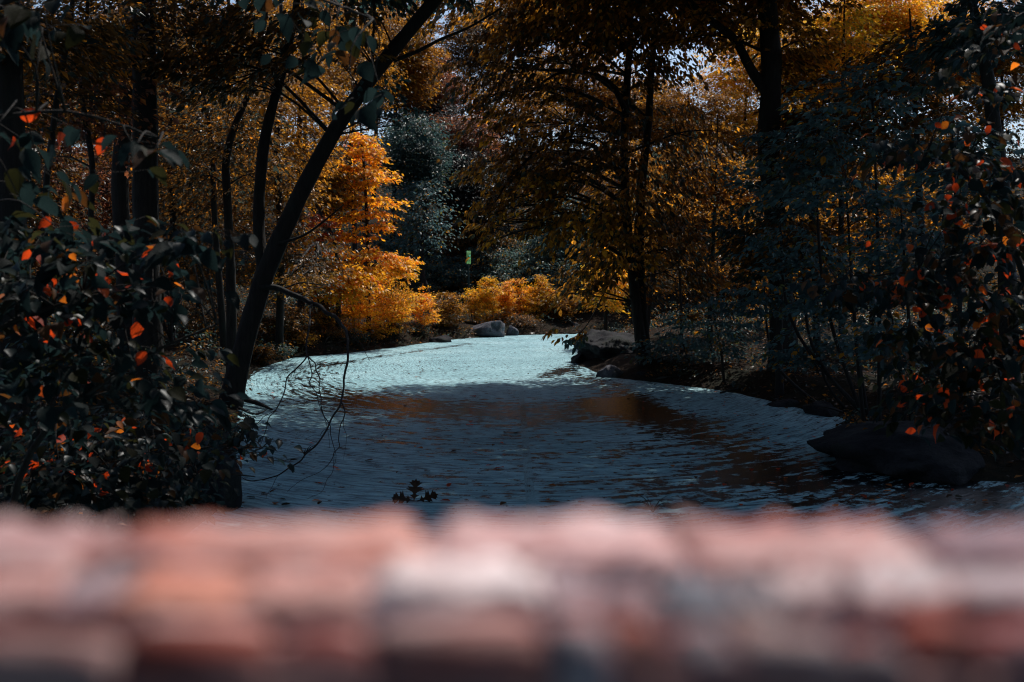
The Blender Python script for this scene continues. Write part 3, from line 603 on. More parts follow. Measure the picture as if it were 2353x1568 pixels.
# shrub cover on the slope, leaf colour raised to look lit
GS = 'low shrubs covering the far slope'
rng = np.random.default_rng(77); NTH = 'first second third fourth fifth sixth seventh eighth ninth tenth eleventh twelfth thirteenth'.split()
for i in range(26):
    x = 880 + (i % 13) * 44 + rng.uniform(-14, 14); Y = 59 + (i // 13) * 5 + rng.uniform(-1, 2); yt = 560 - (i // 13) * 40 + rng.uniform(0, 40)
    bush('dark blue-green shrub on the shaded slope, %s in the %s row from the orange maple' % (NTH[i % 13], ('lower', 'upper')[i // 13]), x, yt, yt + 110, Y, 95, TEAL_LIT, 650 + i, 30, 34, 0.15, GS, 0.1, 0.5, 'shrub', 'shrub')

# ------------------------------------------------------------------ the drooping canopy and the trunks across the stream
q, r = px_stem([(1482, 872), (1470, 770), (1452, 620), (1438, 480), (1434, 350), (1440, 200), (1450, 40), (1452, -150)], 27.6, [32, 25, 22, 20, 19, 17, 13, 8])
q2, r2 = px_stem([(1486, 872), (1472, 690), (1468, 560), (1474, 420), (1490, 280), (1500, 120), (1530, -60)], 27.9, [26, 26, 24, 22, 18, 14, 8])
limb1 = [P(1440, 260, 27.6), P(1400, 190, 27), P(1330, 165, 26.5), P(1270, 175, 26), P(1200, 230, 25.5)]
limb2 = [P(1436, 420, 27.6), P(1370, 340, 27), P(1270, 330, 26.5), P(1180, 400, 26), P(1120, 500, 25.8)]
limb3 = [P(1490, 280, 27.9), P(1420, 215, 27.5), P(1350, 170, 27.2), P(1240, 160, 27), P(1100, 150, 27)]
HICK = [(4, (0.20, 0.084, 0.009)), (3, (0.12, 0.052, 0.009)), (2, (0.03, 0.034, 0.020)), (2.5, (0.46, 0.19, 0.014))]
plant('hickory_tree', 'double dark trunk on the rock point with a wide drooping brown canopy', 'tree', None,
      [(q, r), (q2, r2), (limb1, [.09, .07, .05, .035, .015]), (limb2, [.08, .06, .045, .03, .012]), (limb3, [.09, .07, .055, .04, .02]), ([P(1436, 600, 27.6), P(1400, 650, 27.2), P(1365, 720, 26.8), P(1330, 765, 26.4), P(1275, 762, 26)], [.04, .03, .02, .012, .006])],
      [cr(1200, 130, 190, 110, 26.5, 2.0, 70, 34, 0.55, DUSK), cr(1130, 260, 120, 120, 26, 1.6, 30, 30, 0.5, DUSK), cr(1180, 400, 110, 110, 26, 1.5, 52, 30, 0.5), cr(1250, 300, 130, 130, 26.5, 2, 44, 30, 0.55),
       cr(1130, 520, 45, 60, 25.8, 0.7, 12, 22, 0.4), cr(1260, 470, 80, 100, 26, 1.4, 40, 30, 0.5), cr(1360, 330, 130, 150, 27, 2, 60, 32, 0.6, DUSK), cr(1400, 520, 110, 110, 27, 2, 60, 32, 0.55),
       cr(1560, 400, 130, 180, 28, 2.4, 80, 34, 0.65, DUSK), cr(1350, 640, 80, 60, 27.5, 1.5, 30, 30, 0.5), cr(1560, 640, 120, 90, 28, 2, 44, 30, .55, DUSK), cr(1450, 100, 150, 90, 27.5, 2, 34, 28, .6, DUSK),
       cr(1270, 768, 20, 12, 26, .2, 3, 7, .14), cr(1325, 784, 34, 16, 26.4, .3, 8, 7, .15, TEAL), cr(1340, 770, 40, 14, 26.6, .3, 6, 7, .16),
       ((2.6, 26.5, 11.2), (5.0, 5.0, 2.2), 160, 90, 0.95), ((6.5, 28.5, 14.5), (5.5, 5.0, 1.8), 130, 90, 1.0)],  # unseen high lobes added to keep sun off the near stream
      HICK, 0.15, 701, '6', 0.9, 0.08, 4, 0, 0, 0.46)
q, r = px_stem([(1800, 930), (1795, 700), (1782, 520), (1768, 400), (1765, 300), (1772, 160), (1762, 0), (1756, -180), (1750, -420)], 24, [60, 52, 50, 46, 48, 46, 42, 36, 24])
fork = [P(1764, 215, 24), P(1728, 165, 24), P(1690, 95, 24), P(1650, 60, 24), P(1590, 10, 24.2), P(1540, -60, 24.4)]
plant('straight_tree', 'big straight dark trunk with a long limb slanting up to the sky gap', 'tree', None,
      [(q, r), (fork, [.14, .12, .10, .09, .07, .05])],
      [cr(1640, 60, 140, 90, 24, 1.6, 16, 24, 0.5, AUTUMN), cr(1850, 120, 110, 120, 24.5, 1.6, 26, 26, 0.5, AUTUMN), ((6.5, 23, 11.5), (5, 5, 2.2), 130, 90, 0.95), ((5.5, 20, 14.0), (6.5, 7, 2.0), 190, 90, 1.0), ((9, 17.5, 12), (4, 5, 1.8), 90, 90, 1.0), cr(1760, 520, 120, 120, 23.5, 1.2, 30, 28, .5, TEAL)],  # high lobes out of view added to block sun on the water
      AUTUMN, 0.14, 702, '6', 0.4, 0.08, 5)
GR = 'trees of the wood right of the stream'
for i, (pts, Y, wd, crowns, pal, lb) in enumerate([
 ([(1935, 900), (1932, 600), (1935, 300), (1938, 120), (1942, -60)], 26, 15, [(1940, 160, 110, 150)], GOLD, 'thin straight trunk in golden leaves right of the big one'),
 ([(1792, 905), (1790, 780), (1796, 660), (1800, 560)], 22, 20, [(1800, 560, 90, 60)], DUSK, 'short dull grey trunk standing over the low bank stones'),
 ([(1630, 890), (1632, 680), (1638, 560), (1645, 420), (1650, 250)], 29, 13, [(1650, 420, 110, 140)], HICK, 'thin dark stem right of the double trunk'),
 ([(1566, 870), (1565, 720), (1560, 600), (1552, 460)], 31, 9, [(1555, 520, 90, 90)], HICK, 'thinnest stem close right of the double trunk'),
 ([(1880, 900), (1872, 640), (1868, 480), (1880, 330), (1896, 200)], 24, 17, [(1880, 330, 120, 120)], DUSK, 'slender trunk rising through blue-green saplings'),
 ([(2140, 880), (2120, 640), (2110, 400), (2100, 200), (2090, 20)], 21, 22, [(2090, 220, 150, 150)], DUSK, 'dark slim trunk behind the red-leaved shrub'),
 ([(2000, 900), (2004, 700), (1996, 540), (2000, 380)], 27, 16, [(2000, 460, 130, 140)], AUTUMN, 'dark stem with brown leaves above the great boulder'),
 ([(2330, 900), (2310, 560), (2280, 260), (2255, 100), (2225, -40), (2200, -250)], 14, 40, [(2260, 80, 130, 90)], TEAL, 'leaning dark trunk in the upper corner over the red-leaved shrub'),
 ([(1690, 860), (1700, 700), (1706, 560), (1700, 400)], 34, 14, [(1690, 560, 130, 120)], HICK, 'brown-leaved tree back between double and big trunks'),
 ([(1480, 800), (1500, 640), (1520, 480), (1530, 300)], 38, 14, [(1520, 560, 130, 120)], HICK, 'brown-leaved tree behind the rock point'),
 ([(1850, 840), (1846, 640), (1840, 480), (1836, 300)], 38, 18, [(1840, 560, 150, 130)], AUTUMN, 'brown-leaved tree well behind the big straight trunk'),
 ([(2200, 840), (2196, 600), (2190, 380), (2180, 200)], 34, 20, [(2190, 520, 150, 170)], DUSK, 'dusky tree deep behind the red-leaved shrub'),
 ([(1390, 780), (1392, 700), (1388, 640), (1392, 560)], 40, 10, [(1385, 650, 70, 60)], GOLD, 'small yellowish tree at the back of the rock point')]):
    n = len(pts); wds = [wd * (1 - .88 * (k / (n - 1)) ** 1.5) for k in range(n)]
    cs = [cr(a, b, c_, d_, Y + .5, 2.0, 60, 34, 0.6) for a, b, c_, d_ in crowns]
    if i == 7: cs = [cr(*crowns[0], 14, 1.2, 24, 22, .4), ((4.4, 12.5, 10.2), (4.6, 4.6, 1.8), 120, 90, 0.85)]  # high lobe added above the view to shade the near bank and shrubs
    simple_tree(lb, pts, Y, wds, cs, pal, 0.14, 720 + i, GR)
for i, (x, y, hh, lb) in enumerate([(-7.5, 1.5, 11, 'unseen broad tree added on the near bank to shade one end of the bridge'), (8.5, 2.5, 11, 'unseen broad tree added on the shaded bank to shade the other end of the bridge'), (-6.5, -9, 9, 'unseen broad tree added behind the bridge on the near bank for shade'), (7.5, -9, 9, 'unseen broad tree added behind the bridge on the shaded bank for shade')]):  # trees added out of view to block sky light around the bridge
    g = hz(x, y)
    plant('deciduous_tree', lb, 'tree', 'unseen shade trees added around the bridge', [([np.array([x, y, g - .3]), np.array([x + .2, y, g + 4]), np.array([x * .9, y, g + hh])], [.28, .22, .08])],
          [((x * .62, y, hh - 1), (5.2, 5, 2.6), 120, 70, 1.0), ((x, y - .5, 4.5), (3.2, 4.5, 2.5), 80, 60, 1.0)], TEAL, .2, 790 + i)
# blue-green saplings in layered sprays under the big trunk
GU = 'layered saplings on the shaded bank'
for i, (x, y, Y, rx, ry, lb) in enumerate([
 (1880, 330, 17, 150, 60, 'highest blue-green layered sapling across the big trunk'), (2010, 230, 16, 150, 90, 'blue-green sapling spreading below the golden crown'),
 (1800, 420, 18, 130, 60, 'blue-green sapling crossing the big trunk midway'), (1950, 460, 16, 150, 70, 'dark blue-green sapling at the middle of the bank'),
 (2080, 560, 15, 120, 80, 'dark sapling above the red-leaved shrub arm'), (1850, 580, 18, 150, 60, 'blue-green sapling low across the big trunk'),
 (1960, 680, 17, 130, 60, 'low dark sapling over the bank stones'), (1760, 690, 20, 150, 60, 'low dark sapling spreading behind the bank edge'),
 (2060, 790, 15, 110, 60, 'darkest low sapling beside the great boulder'), (1640, 760, 24, 130, 50, 'dark sapling between double trunk and bank stones'),
 (1880, 800, 19, 140, 50, 'low sapling with pale glints close above the bank stones'), (2200, 380, 13, 110, 110, 'dark green sapling behind the top of the red-leaved shrub'), (1560, 800, 27, 90, 40, 'small dark sapling right of the double trunk foot')]):
    c = P(x, y, Y); g = hz(c[0] + .4, Y + .6); s_ = Y / F
    lx = land(c[0] + .4, Y + .6); st = [np.array([lx, Y + .6, hz(lx, Y + .6) - .2]), np.array([c[0] + .3, Y + .5, (g + c[2]) / 2]), c + np.array([0, 0.2, ry * s_])]
    plant('layered_sapling', lb, 'tree', GU, [(st, [.04, .03, .01])], [(c, (rx * s_, 0.9, ry * s_), 40, 24, 0.42)], TEAL_GLINT, 0.115, 760 + i, '6', 0.15, 0.03, 6, 0, 0, 0.45)


# ------------------------------------------------------------------ shrubs close to the bridge: large leaves are parts of their own
def ovate(wd, serr, curl):
    """one leaf, folded along its midrib, drooping to a drawn-out tip; length 1 along x"""
    n = 7; xs = np.array([0, .12, .3, .5, .7, .86, 1.0]); ws = wd * np.array([0.02, .62, .98, 1.0, .74, .36, 0.01])
    V = [(x, 0, -curl * x * x) for x in xs]
    for sgn in (1, -1):
        for i, (x, w_) in enumerate(zip(xs, ws)): V.append((x - serr * (i % 2), sgn * w_ / 2, 0.22 * w_ - curl * x * x + 0.012 * (-1) ** i))
    f = []
    for k in range(n - 1):
        f += [(k, k + 1, n + k + 1), (k, n + k + 1, n + k), (k + 1, k, 2 * n + k), (k + 1, 2 * n + k, 2 * n + k + 1)]
    return np.array(V), np.array(f)
OV = [ovate(0.66, 0.02, 0.16), ovate(0.58, 0.015, 0.26), ovate(0.72, 0.025, 0.06), ovate(0.6, 0.02, 0.36)]
LEAFMESH = {}
def leaf_mesh(v, key):
    if (v, key) not in LEAFMESH: LEAFMESH[(v, key)] = mesh_np('leaf', OV[v][0], OV[v][1], M_NEAR[key], True)
    return LEAFMESH[(v, key)]
KEYCOL = dict(green=(0.009, 0.018, 0.018), olive=(0.018, 0.018, 0.006), brown=(0.07, 0.026, 0.006), orange=(0.5, 0.17, 0.015), red=(0.55, 0.085, 0.012), gold=(0.5, 0.24, 0.02))
def near_shrub(name, label, cat, stems, sprays, flecks, mixp, size, seed, droop=0.35, fl_keys=('red', 'orange')):
    """sprays: [(px, py, Y, rx px, ry px, number of sprays, leaves in each, spray radius)]"""
    rng = np.random.default_rng(seed); base = np.array(stems[0][0][0])
    t = empty(name, base); tag(t, label, cat)
    for i, (pp, rr) in enumerate(stems): wood('stem', [tube(pp, rr, 7, 4 * len(pp))], t)
    allst = np.concatenate([smooth_path(p, 20) for p, _ in stems])
    C, A, N, L, K = [], [], [], [], []; names = list(mixp); pr = np.array([mixp[k] for k in names], float); pr /= pr.sum()
    for px, py, Y, rx, ry, ns, nl, sr in sprays:
        for _ in range(ns):
            u = rng.uniform(-1, 1, 3); c = P(px + u[0] * rx, py + u[1] * ry, Y + 0.7 * u[2])
            b0 = allst[np.argmin(np.linalg.norm(allst - c, axis=1) + 0.6 * np.maximum(0, allst[:, 2] - c[2]))]
            ow = c[:2] - b0[:2] + rng.normal(0, 0.12, 2)
            n_ = max(3, int(nl * rng.uniform(.7, 1.3))); p, a, n = spray(rng, c, ow, sr * rng.uniform(.7, 1.3), n_, droop * rng.uniform(.4, 1.5), 0.06)
            mid = (b0 + c) / 2 + np.array([0, 0, .06]) + rng.normal(0, .04, 3)
            tb = [tube([b0, mid, c], [.006, .004, .0022], 5, 7)]
            for q in p[:: 3]: tb.append(tube([c, (c + q) / 2 + rng.normal(0, .01, 3), q], [.002, .0016, .001], 3, 4))
            if _ < 10: wood('twig', tb, t)
            C.append(p); A.append(a); N.append(n); L.append(size * np.clip(rng.normal(1, .22, n_), .5, 1.5)); K.append(rng.choice(names, n_, p=pr))
    C, A, N, L = map(np.concatenate, (C, A, N, L)); K = np.concatenate(K)
    ok = sun_keep(C, rng) & (C[:, 1] > 1.9); C, A, N, L, K = C[ok], A[ok], N[ok], L[ok], K[ok]
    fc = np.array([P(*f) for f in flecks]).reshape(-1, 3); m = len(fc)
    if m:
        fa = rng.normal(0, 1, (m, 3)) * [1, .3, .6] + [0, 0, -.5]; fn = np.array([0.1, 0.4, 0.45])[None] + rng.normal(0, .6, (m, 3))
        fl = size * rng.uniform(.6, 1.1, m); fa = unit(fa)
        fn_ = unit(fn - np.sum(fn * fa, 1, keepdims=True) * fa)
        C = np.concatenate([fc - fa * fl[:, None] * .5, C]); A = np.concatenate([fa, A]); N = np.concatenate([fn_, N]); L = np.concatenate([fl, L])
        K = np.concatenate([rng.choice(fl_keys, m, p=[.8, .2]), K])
    # those that show largest become parts
    px = CX + F * C[:, 0] / C[:, 1]; py = YH - F * (C[:, 2] - H) / C[:, 1]
    sc_ = L / C[:, 1] * np.where((px > -20) & (px < 2373) & (py > -20) & (py < 1160), 1, .05); sc_[:m] = 9
    order = np.argsort(-sc_); big, rest = order[:300], order[300:]
    ax = unit(A); nm = unit(N - np.sum(N * ax, 1, keepdims=True) * ax); bi = np.cross(nm, ax)
    for i in big:
        o = bpy.data.objects.new('leaf', leaf_mesh(int(rng.integers(4)), str(K[i]))); link(o, t); o.matrix_parent_inverse = Matrix.Translation(-Vector(t.location))
        mt = Matrix(((ax[i][0] * L[i], bi[i][0] * L[i], nm[i][0] * L[i], C[i][0]), (ax[i][1] * L[i], bi[i][1] * L[i], nm[i][1] * L[i], C[i][1]), (ax[i][2] * L[i], bi[i][2] * L[i], nm[i][2] * L[i], C[i][2]), (0, 0, 0, 1)))
        o.matrix_basis = mt
    if len(rest):
        V, Fc = leaf_arrays(C[rest], A[rest], N[rest], L[rest] * 1.0, *OV[1])
        tc = np.array([KEYCOL[str(k)] for k in K[rest]]) * np.clip(rng.normal(1, .2, (len(rest), 1)), .5, 1.5)
        o = obj('foliage', mesh_np('foliage', V, Fc, M_LEAF, True, np.repeat(tc, len(OV[1][1]), 0)), t); o['kind'] = 'stuff'
    return t
def gst(x, y, *pts): return [np.array([x, y, hz(x, y) - .15])] + [np.array(p, float) for p in pts]
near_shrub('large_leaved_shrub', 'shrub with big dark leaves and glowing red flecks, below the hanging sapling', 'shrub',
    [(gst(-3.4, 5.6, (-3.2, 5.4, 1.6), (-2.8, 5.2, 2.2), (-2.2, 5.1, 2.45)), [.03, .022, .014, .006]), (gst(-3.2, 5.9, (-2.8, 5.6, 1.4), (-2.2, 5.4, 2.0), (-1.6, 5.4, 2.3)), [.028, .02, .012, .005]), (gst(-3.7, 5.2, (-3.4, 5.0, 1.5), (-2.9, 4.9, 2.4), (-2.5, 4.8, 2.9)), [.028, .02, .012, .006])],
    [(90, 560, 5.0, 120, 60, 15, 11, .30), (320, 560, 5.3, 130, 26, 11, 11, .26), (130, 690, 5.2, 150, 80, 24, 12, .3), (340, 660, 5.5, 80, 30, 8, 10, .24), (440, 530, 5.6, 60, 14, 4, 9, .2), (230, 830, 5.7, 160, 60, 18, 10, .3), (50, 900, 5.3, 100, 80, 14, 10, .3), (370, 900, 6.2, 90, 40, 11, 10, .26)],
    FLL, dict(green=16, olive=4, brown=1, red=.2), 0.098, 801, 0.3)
near_shrub('large_leaved_sapling', 'sapling of huge toothed leaves hanging in front of the close pair of trunks', 'tree',
    [(gst(-3.3, 4.4, (-2.9, 4.3, 2.2), (-2.6, 4.2, 3.0), (-2.0, 4.3, 3.25), (-1.55, 4.4, 3.15)), [.03, .024, .016, .008, .004]), ([np.array(p) for p in ((-2.9, 4.3, 2.4), (-2.7, 4.5, 3.5), (-2.0, 4.8, 3.95), (-1.2, 5.0, 3.98), (-.7, 5.1, 3.85))], [.024, .018, .012, .008, .004])],
    [(330, 345, 4.3, 30, 22, 3, 4, .13), (60, 300, 4.3, 70, 50, 4, 5, .22), (150, 420, 4.5, 110, 40, 4, 5, .22), (700, 40, 5.0, 60, 40, 5, 5, .2), (800, 90, 5.1, 60, 50, 5, 5, .2), (20, 60, 4.4, 90, 70, 8, 7, .25), (850, 200, 5.2, 40, 30, 3, 4, .16)],
    [], dict(green=10, olive=4, brown=1), 0.105, 802, 0.75)
near_shrub('low_shrub', 'low dark shrub spotted with orange flecks, at the foot of the big-leaved one', 'shrub',
    [(gst(-3.3, 6.8, (-2.9, 6.9, 1.0), (-2.3, 7.1, 1.15), (-1.9, 7.3, 1.1)), [.02, .014, .009, .004]), (gst(-3.6, 7.6, (-3.0, 7.7, 1.0), (-2.5, 8.0, 1.2), (-2.1, 8.3, 1.15)), [.02, .014, .009, .004]), (gst(-3.7, 6.2, (-3.3, 6.3, .95), (-2.9, 6.4, 1.1)), [.02, .013, .005])],
    [(120, 1060, 6.6, 190, 70, 50, 13, .26), (330, 1060, 7.2, 160, 60, 44, 13, .26), (480, 1000, 8.0, 90, 40, 18, 12, .24), (570, 1010, 8.6, 50, 40, 9, 9, .2), (250, 970, 7.2, 150, 40, 22, 12, .26), (200, 1140, 6.6, 220, 30, 30, 13, .24), (400, 1120, 7.0, 80, 30, 12, 12, .22)],
    FLG, dict(green=14, olive=2, brown=1, red=.2), 0.088, 803, 0.2)
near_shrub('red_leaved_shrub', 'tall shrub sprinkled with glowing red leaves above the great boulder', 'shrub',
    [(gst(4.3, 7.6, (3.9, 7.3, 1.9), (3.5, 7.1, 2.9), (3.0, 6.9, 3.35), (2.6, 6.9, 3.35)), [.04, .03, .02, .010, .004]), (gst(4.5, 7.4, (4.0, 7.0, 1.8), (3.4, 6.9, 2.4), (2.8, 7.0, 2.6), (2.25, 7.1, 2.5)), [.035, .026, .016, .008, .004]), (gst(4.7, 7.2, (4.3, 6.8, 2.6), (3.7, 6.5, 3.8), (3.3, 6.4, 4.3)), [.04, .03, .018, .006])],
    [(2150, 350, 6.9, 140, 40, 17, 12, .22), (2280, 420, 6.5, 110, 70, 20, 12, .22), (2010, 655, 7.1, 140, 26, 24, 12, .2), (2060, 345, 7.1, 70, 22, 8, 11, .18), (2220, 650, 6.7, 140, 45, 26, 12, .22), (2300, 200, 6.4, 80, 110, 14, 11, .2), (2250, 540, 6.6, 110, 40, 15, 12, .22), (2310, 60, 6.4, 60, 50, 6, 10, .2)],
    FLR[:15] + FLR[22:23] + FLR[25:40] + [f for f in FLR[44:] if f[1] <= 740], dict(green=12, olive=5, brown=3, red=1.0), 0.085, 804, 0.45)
near_shrub('drooping_shrub', 'dark drooping shrub with scattered scarlet leaves hanging over the great boulder', 'shrub',
    [(gst(4.8, 7.8, (4.1, 7.2, 1.6), (3.5, 6.9, 2.2), (3.1, 6.7, 1.9), (2.9, 6.6, 1.6)), [.035, .026, .016, .008, .004]), (gst(5.0, 7.4, (4.2, 7.0, 1.9), (3.5, 6.7, 2.0), (3.0, 6.8, 1.9), (2.7, 6.9, 1.75)), [.035, .026, .014, .008, .004])],
    [(2170, 800, 6.9, 120, 70, 20, 12, .22), (2280, 860, 6.4, 110, 90, 28, 12, .22), (2120, 890, 6.9, 70, 40, 9, 11, .2), (2250, 970, 6.5, 90, 30, 9, 11, .2), (2340, 950, 6.2, 60, 60, 10, 11, .2), (2300, 740, 6.5, 80, 40, 12, 12, .22)],
    FLR[15:22] + FLR[23:25] + FLR[40:44] + [f for f in FLR[44:] if f[1] > 740], dict(green=9, olive=9, brown=3, red=1.0), 0.09, 805, 0.6)

# ------------------------------------------------------------------ undergrowth, litter, dry grass
def scatter(n, rng, x0, x1, y0, y1, dmin, dmax, view=True, clear=True):
    x = rng.uniform(x0, x1, n); y = rng.uniform(y0, y1, n); d = sdist(x, y); ok = (d > dmin) & (d < dmax)
    ok &= ~((np.abs(x - 3.3) < 2.6) & (y > 26.5) & (y < 41))
    if view: ok &= np.abs(x) < 0.56 * y + 1.5
    return x[ok], y[ok]
rng = np.random.default_rng(5)
x, y = scatter(150000, rng, -32, 32, 9, 56, 0.05, 30); k = rng.random(len(x)) < np.clip(14 / y, .12, 1); x, y = x[k], y[k]; n = len(x)
c = np.stack([x, y, height(x, y) + 0.015 + rng.random(n) * .03], 1)
V, Fc = leaf_arrays(c, rng.normal(0, 1, (n, 3)) * [1, 1, .15], np.array([0, 0, 1.0]) + rng.normal(0, .35, (n, 3)), rng.uniform(.07, .14, n), T2V, T2F)
LIT = [(7, (.018, .012, .008)), (3, (.04, .018, .008)), (.8, (.16, .05, .010)), (.4, (.34, .12, .015)), (2, (.02, .018, .019))]
tag(obj('fallen_leaves', mesh_np('fallen_leaves', V, Fc, M_LEAF, False, np.repeat(tints(rng, LIT, n), 2, 0))), 'brown and rust fallen leaves lying on both banks', 'leaf litter', kind='stuff')
x, y = scatter(5200, rng, -30, 30, 10, 58, 0.15, 26); x2, y2 = scatter(3600, rng, -45, 45, 57, 98, 0.6, 99); x, y = np.concatenate([x, x2]), np.concatenate([y, y2]); n = len(x); g = height(x, y)
hh = rng.uniform(.15, 1.1, n) * np.clip(sdist(x, y) / 2.0, .25, 1); far = np.where(y > 57, 1.7, 1.0); C, A, N, L, K = [], [], [], [], []
for i in range(n):
    m = 22; p, a, nn = spray(rng, np.array([x[i], y[i], g[i] + hh[i]]), rng.normal(0, 1, 2), rng.uniform(.25, .6) * far[i], m, .3, .12)
    C.append(p); A.append(a); N.append(nn); L.append(rng.uniform(.07, .14, m) * far[i]); K.append(tints(rng, TEAL_W if rng.random() < .6 else DUSK, m))
C, A, N, L, K = map(np.concatenate, (C, A, N, L, K)); ok = sun_keep(C, rng); C, A, N, L, K = C[ok], A[ok], N[ok], L[ok], K[ok]
V, Fc = leaf_arrays(C, A, N, L, T2V, T2F)
tag(obj('undergrowth', mesh_np('undergrowth', V, Fc, M_LEAF, False, np.repeat(K, 2, 0))), 'low dark leafy undergrowth covering the floor of the wood', 'undergrowth', kind='stuff')
x, y = scatter(5000, rng, -9, 5, 26, 55, 0.0, 0.8); n = len(x); g = height(x, y)
b = np.stack([x, y, g], 1); ln = rng.uniform(.2, .5, n); dr = unit(rng.normal(0, .6, (n, 3)) + [0.3, -.3, .8]); wv = unit(np.cross(dr, rng.normal(0, 1, (n, 3)))) * .004
V = np.stack([b - wv, b + wv, b + dr * ln[:, None] * .6 + [0, 0, 0], b + dr * ln[:, None] + np.array([.1, -.1, -.08])], 1).reshape(-1, 3); i4 = np.arange(n)[:, None] * 4
Fc = np.concatenate([i4 + [0, 1, 2], i4 + [0, 2, 3]])
tag(obj('dry_grass', mesh_np('dry_grass', V, Fc, M_LEAF, False, np.tile(tints(rng, [(2, (.03, .025, .02)), (2, (.02, .02, .012))], n), (2, 1)))), 'dry grass hanging over the far waterline', 'grass', kind='stuff')

# ------------------------------------------------------------------ leaves afloat
FLOATM = {k: mesh_np('fallen_leaf', OV[j][0] * [1, 1, .5] + [-.5, 0, .12], OV[j][1], M_NEAR[k], True) for j, k in ((1, 'red'), (0, 'orange'), (3, 'brown'), (2, 'olive'))}
def afloat(px, py, lng, key, label, group, rng):
    g = G(px, py); o = bpy.data.objects.new('fallen_leaf', FLOATM[key]); o.location = (g[0], g[1], 0.004); o.scale = (lng,) * 3
    o.rotation_euler = (rng.normal(0, .12), rng.normal(0, .12), rng.uniform(0, 6.28)); link(o); tag(o, label, 'leaf', group)
GF = 'leaves floating on the duckweed'
for px, py, lng, key, lb in [(1085, 913, .22, 'red', 'red leaf afloat alone in the dark open water of the middle'), (1078, 979, .2, 'red', 'rusty leaf afloat just below the dark open band'), (1147, 1078, .17, 'red', 'dark red leaf flat on the weed, largest near the middle'),
    (1022, 1153, .13, 'red', 'red leaf standing on edge right of the oak leaves'), (1162, 995, .15, 'brown', 'brown leaf, first of two close together under the dark band'), (1184, 997, .15, 'brown', 'brown leaf, second of two close together under the dark band'),
    (1273, 922, .16, 'red', 'small red leaf in the dark band toward the rock point'), (965, 1032, .15, 'orange', 'orange leaf on the weed beyond the oak leaves'), (846, 1060, .14, 'brown', 'brown leaf by the tips of the hanging twigs'),
    (1710, 900, .2, 'red', 'red leaf by the stick at the bank edge'), (1955, 990, .16, 'orange', 'orange leaf, first of the pair off the great boulder'), (1992, 994, .16, 'red', 'red leaf, second of the pair off the great boulder'), (2035, 975, .14, 'orange', 'orange leaf on the weed at the tip of the great boulder'),
    (2040, 1131, .11, 'orange', 'orange leaf in the brown water below the great boulder'), (1773, 1114, .12, 'orange', 'orange leaf, front one in the swirl toward the great boulder'), (1727, 1082, .11, 'red', 'red leaf at the front edge of the swirl')]:
    afloat(px, py, lng, key, lb, GF, rng)
DEN = dict(red='small red fallen leaf among many scattered on the duckweed', orange='small orange fallen leaf among many scattered on the duckweed', brown='small brown fallen leaf among many scattered on the duckweed', olive='small olive fallen leaf among many scattered on the duckweed')
n = 0
while n < 190:
    px, py = rng.uniform(560, 2353), rng.uniform(800, 1165); g = G(px, py)
    if rng.random() > (0.35 + 0.65 * (px > 1500)) or sdist(np.array([g[0]]), np.array([g[1]]))[0] > -.15: continue
    key = str(rng.choice(['red', 'orange', 'brown', 'olive'], p=[.3, .3, .25, .15])); afloat(px, py, rng.uniform(.05, .12), key, DEN[key], GF, rng); n += 1

# oak leaves and spiky seedling at the near water, sticks
def oak(ln):
    pts = [(0, .02), (.12, .03), (.17, .07), (.26, .22), (.27, .10), (.33, .06), (.40, .12), (.52, .40), (.53, .24), (.62, .34), (.57, .14), (.61, .07), (.68, .14), (.82, .30), (.79, .17), (.90, .18), (.83, .07), (.9, .05), (1, 0)]
    top = [(x * ln, y * ln, 0.05 * ln * abs(y) * 4) for x, y in pts]; bot = [(x, -y, z) for x, y, z in top]
    mid = [(x * ln, 0, 0) for x, _ in pts]; n = len(pts); V = top + bot + mid; f = []
    for k in range(n - 1):
        f += [(2 * n + k, 2 * n + k + 1, k + 1), (2 * n + k, k + 1, k), (2 * n + k, n + k + 1, 2 * n + k + 1), (2 * n + k, n + k, n + k + 1)]
    return np.array(V), np.array(f)
ov, of = oak(1.0); OAK = mesh_np('leaf', ov, of, leaf_mat('oak_leaf', (0.045, 0.022, 0.012), .3), False)
tb = G(955, 1156); tw = empty('oak_sprig', tb); tag(tw, 'sprig of three dark spiky oak leaves sticking up from the water behind the parapet', 'oak leaf')
wood('twig', [tube([tb + [.25, .05, -.02], tb + [.05, 0, .03], tb + [-.12, .02, .02]], [.004, .004, .002], 5, 6)], tw)
for dx, dz, ln, rot in ((-0.02, .02, .27, (math.radians(-80), math.radians(-84), 0)), (-.03, .03, .26, (math.radians(-60), math.radians(-6), math.radians(178))), (.02, .02, .26, (math.radians(-65), math.radians(-18), math.radians(2)))):
    o = bpy.data.objects.new('leaf', OAK); link(o, tw); o.location = (dx, 0, dz); o.scale = (ln, ln, ln); o.rotation_euler = rot
def spiky(px, py, label):
    b = G(px, py); t = empty('water_seedling', b); tag(t, label, 'plant')
    for k in range(9):
        a = rng.uniform(0, 6.28); l_ = rng.uniform(.12, .3); wood('blade', [tube([b, b + [l_ * .4 * math.cos(a), l_ * .3 * math.sin(a), l_ * .5], b + [l_ * math.cos(a), l_ * .6 * math.sin(a), l_ * .75]], [.006, .005, .001], 4, 5)], t)
spiky(1500, 1178, 'spiky dark seedling in the water just behind the parapet')
spiky(700, 1048, 'dark upright seedling in the water by the hanging twigs')
def stick(name, label, pts, rad, z=0.03):
    p = [G(a, b) + [0, 0, z + c_] for a, b, c_ in pts]; t = wood(name, [tube(p, rad, 6, 10)]); tag(t, label, 'stick')
stick('fallen_branch', 'thin fallen branch lying on the water along the shaded bank', [(1655, 906, 0), (1700, 902, .06), (1750, 908, .04), (1800, 935, .0)], [.02, .025, .02, .008])
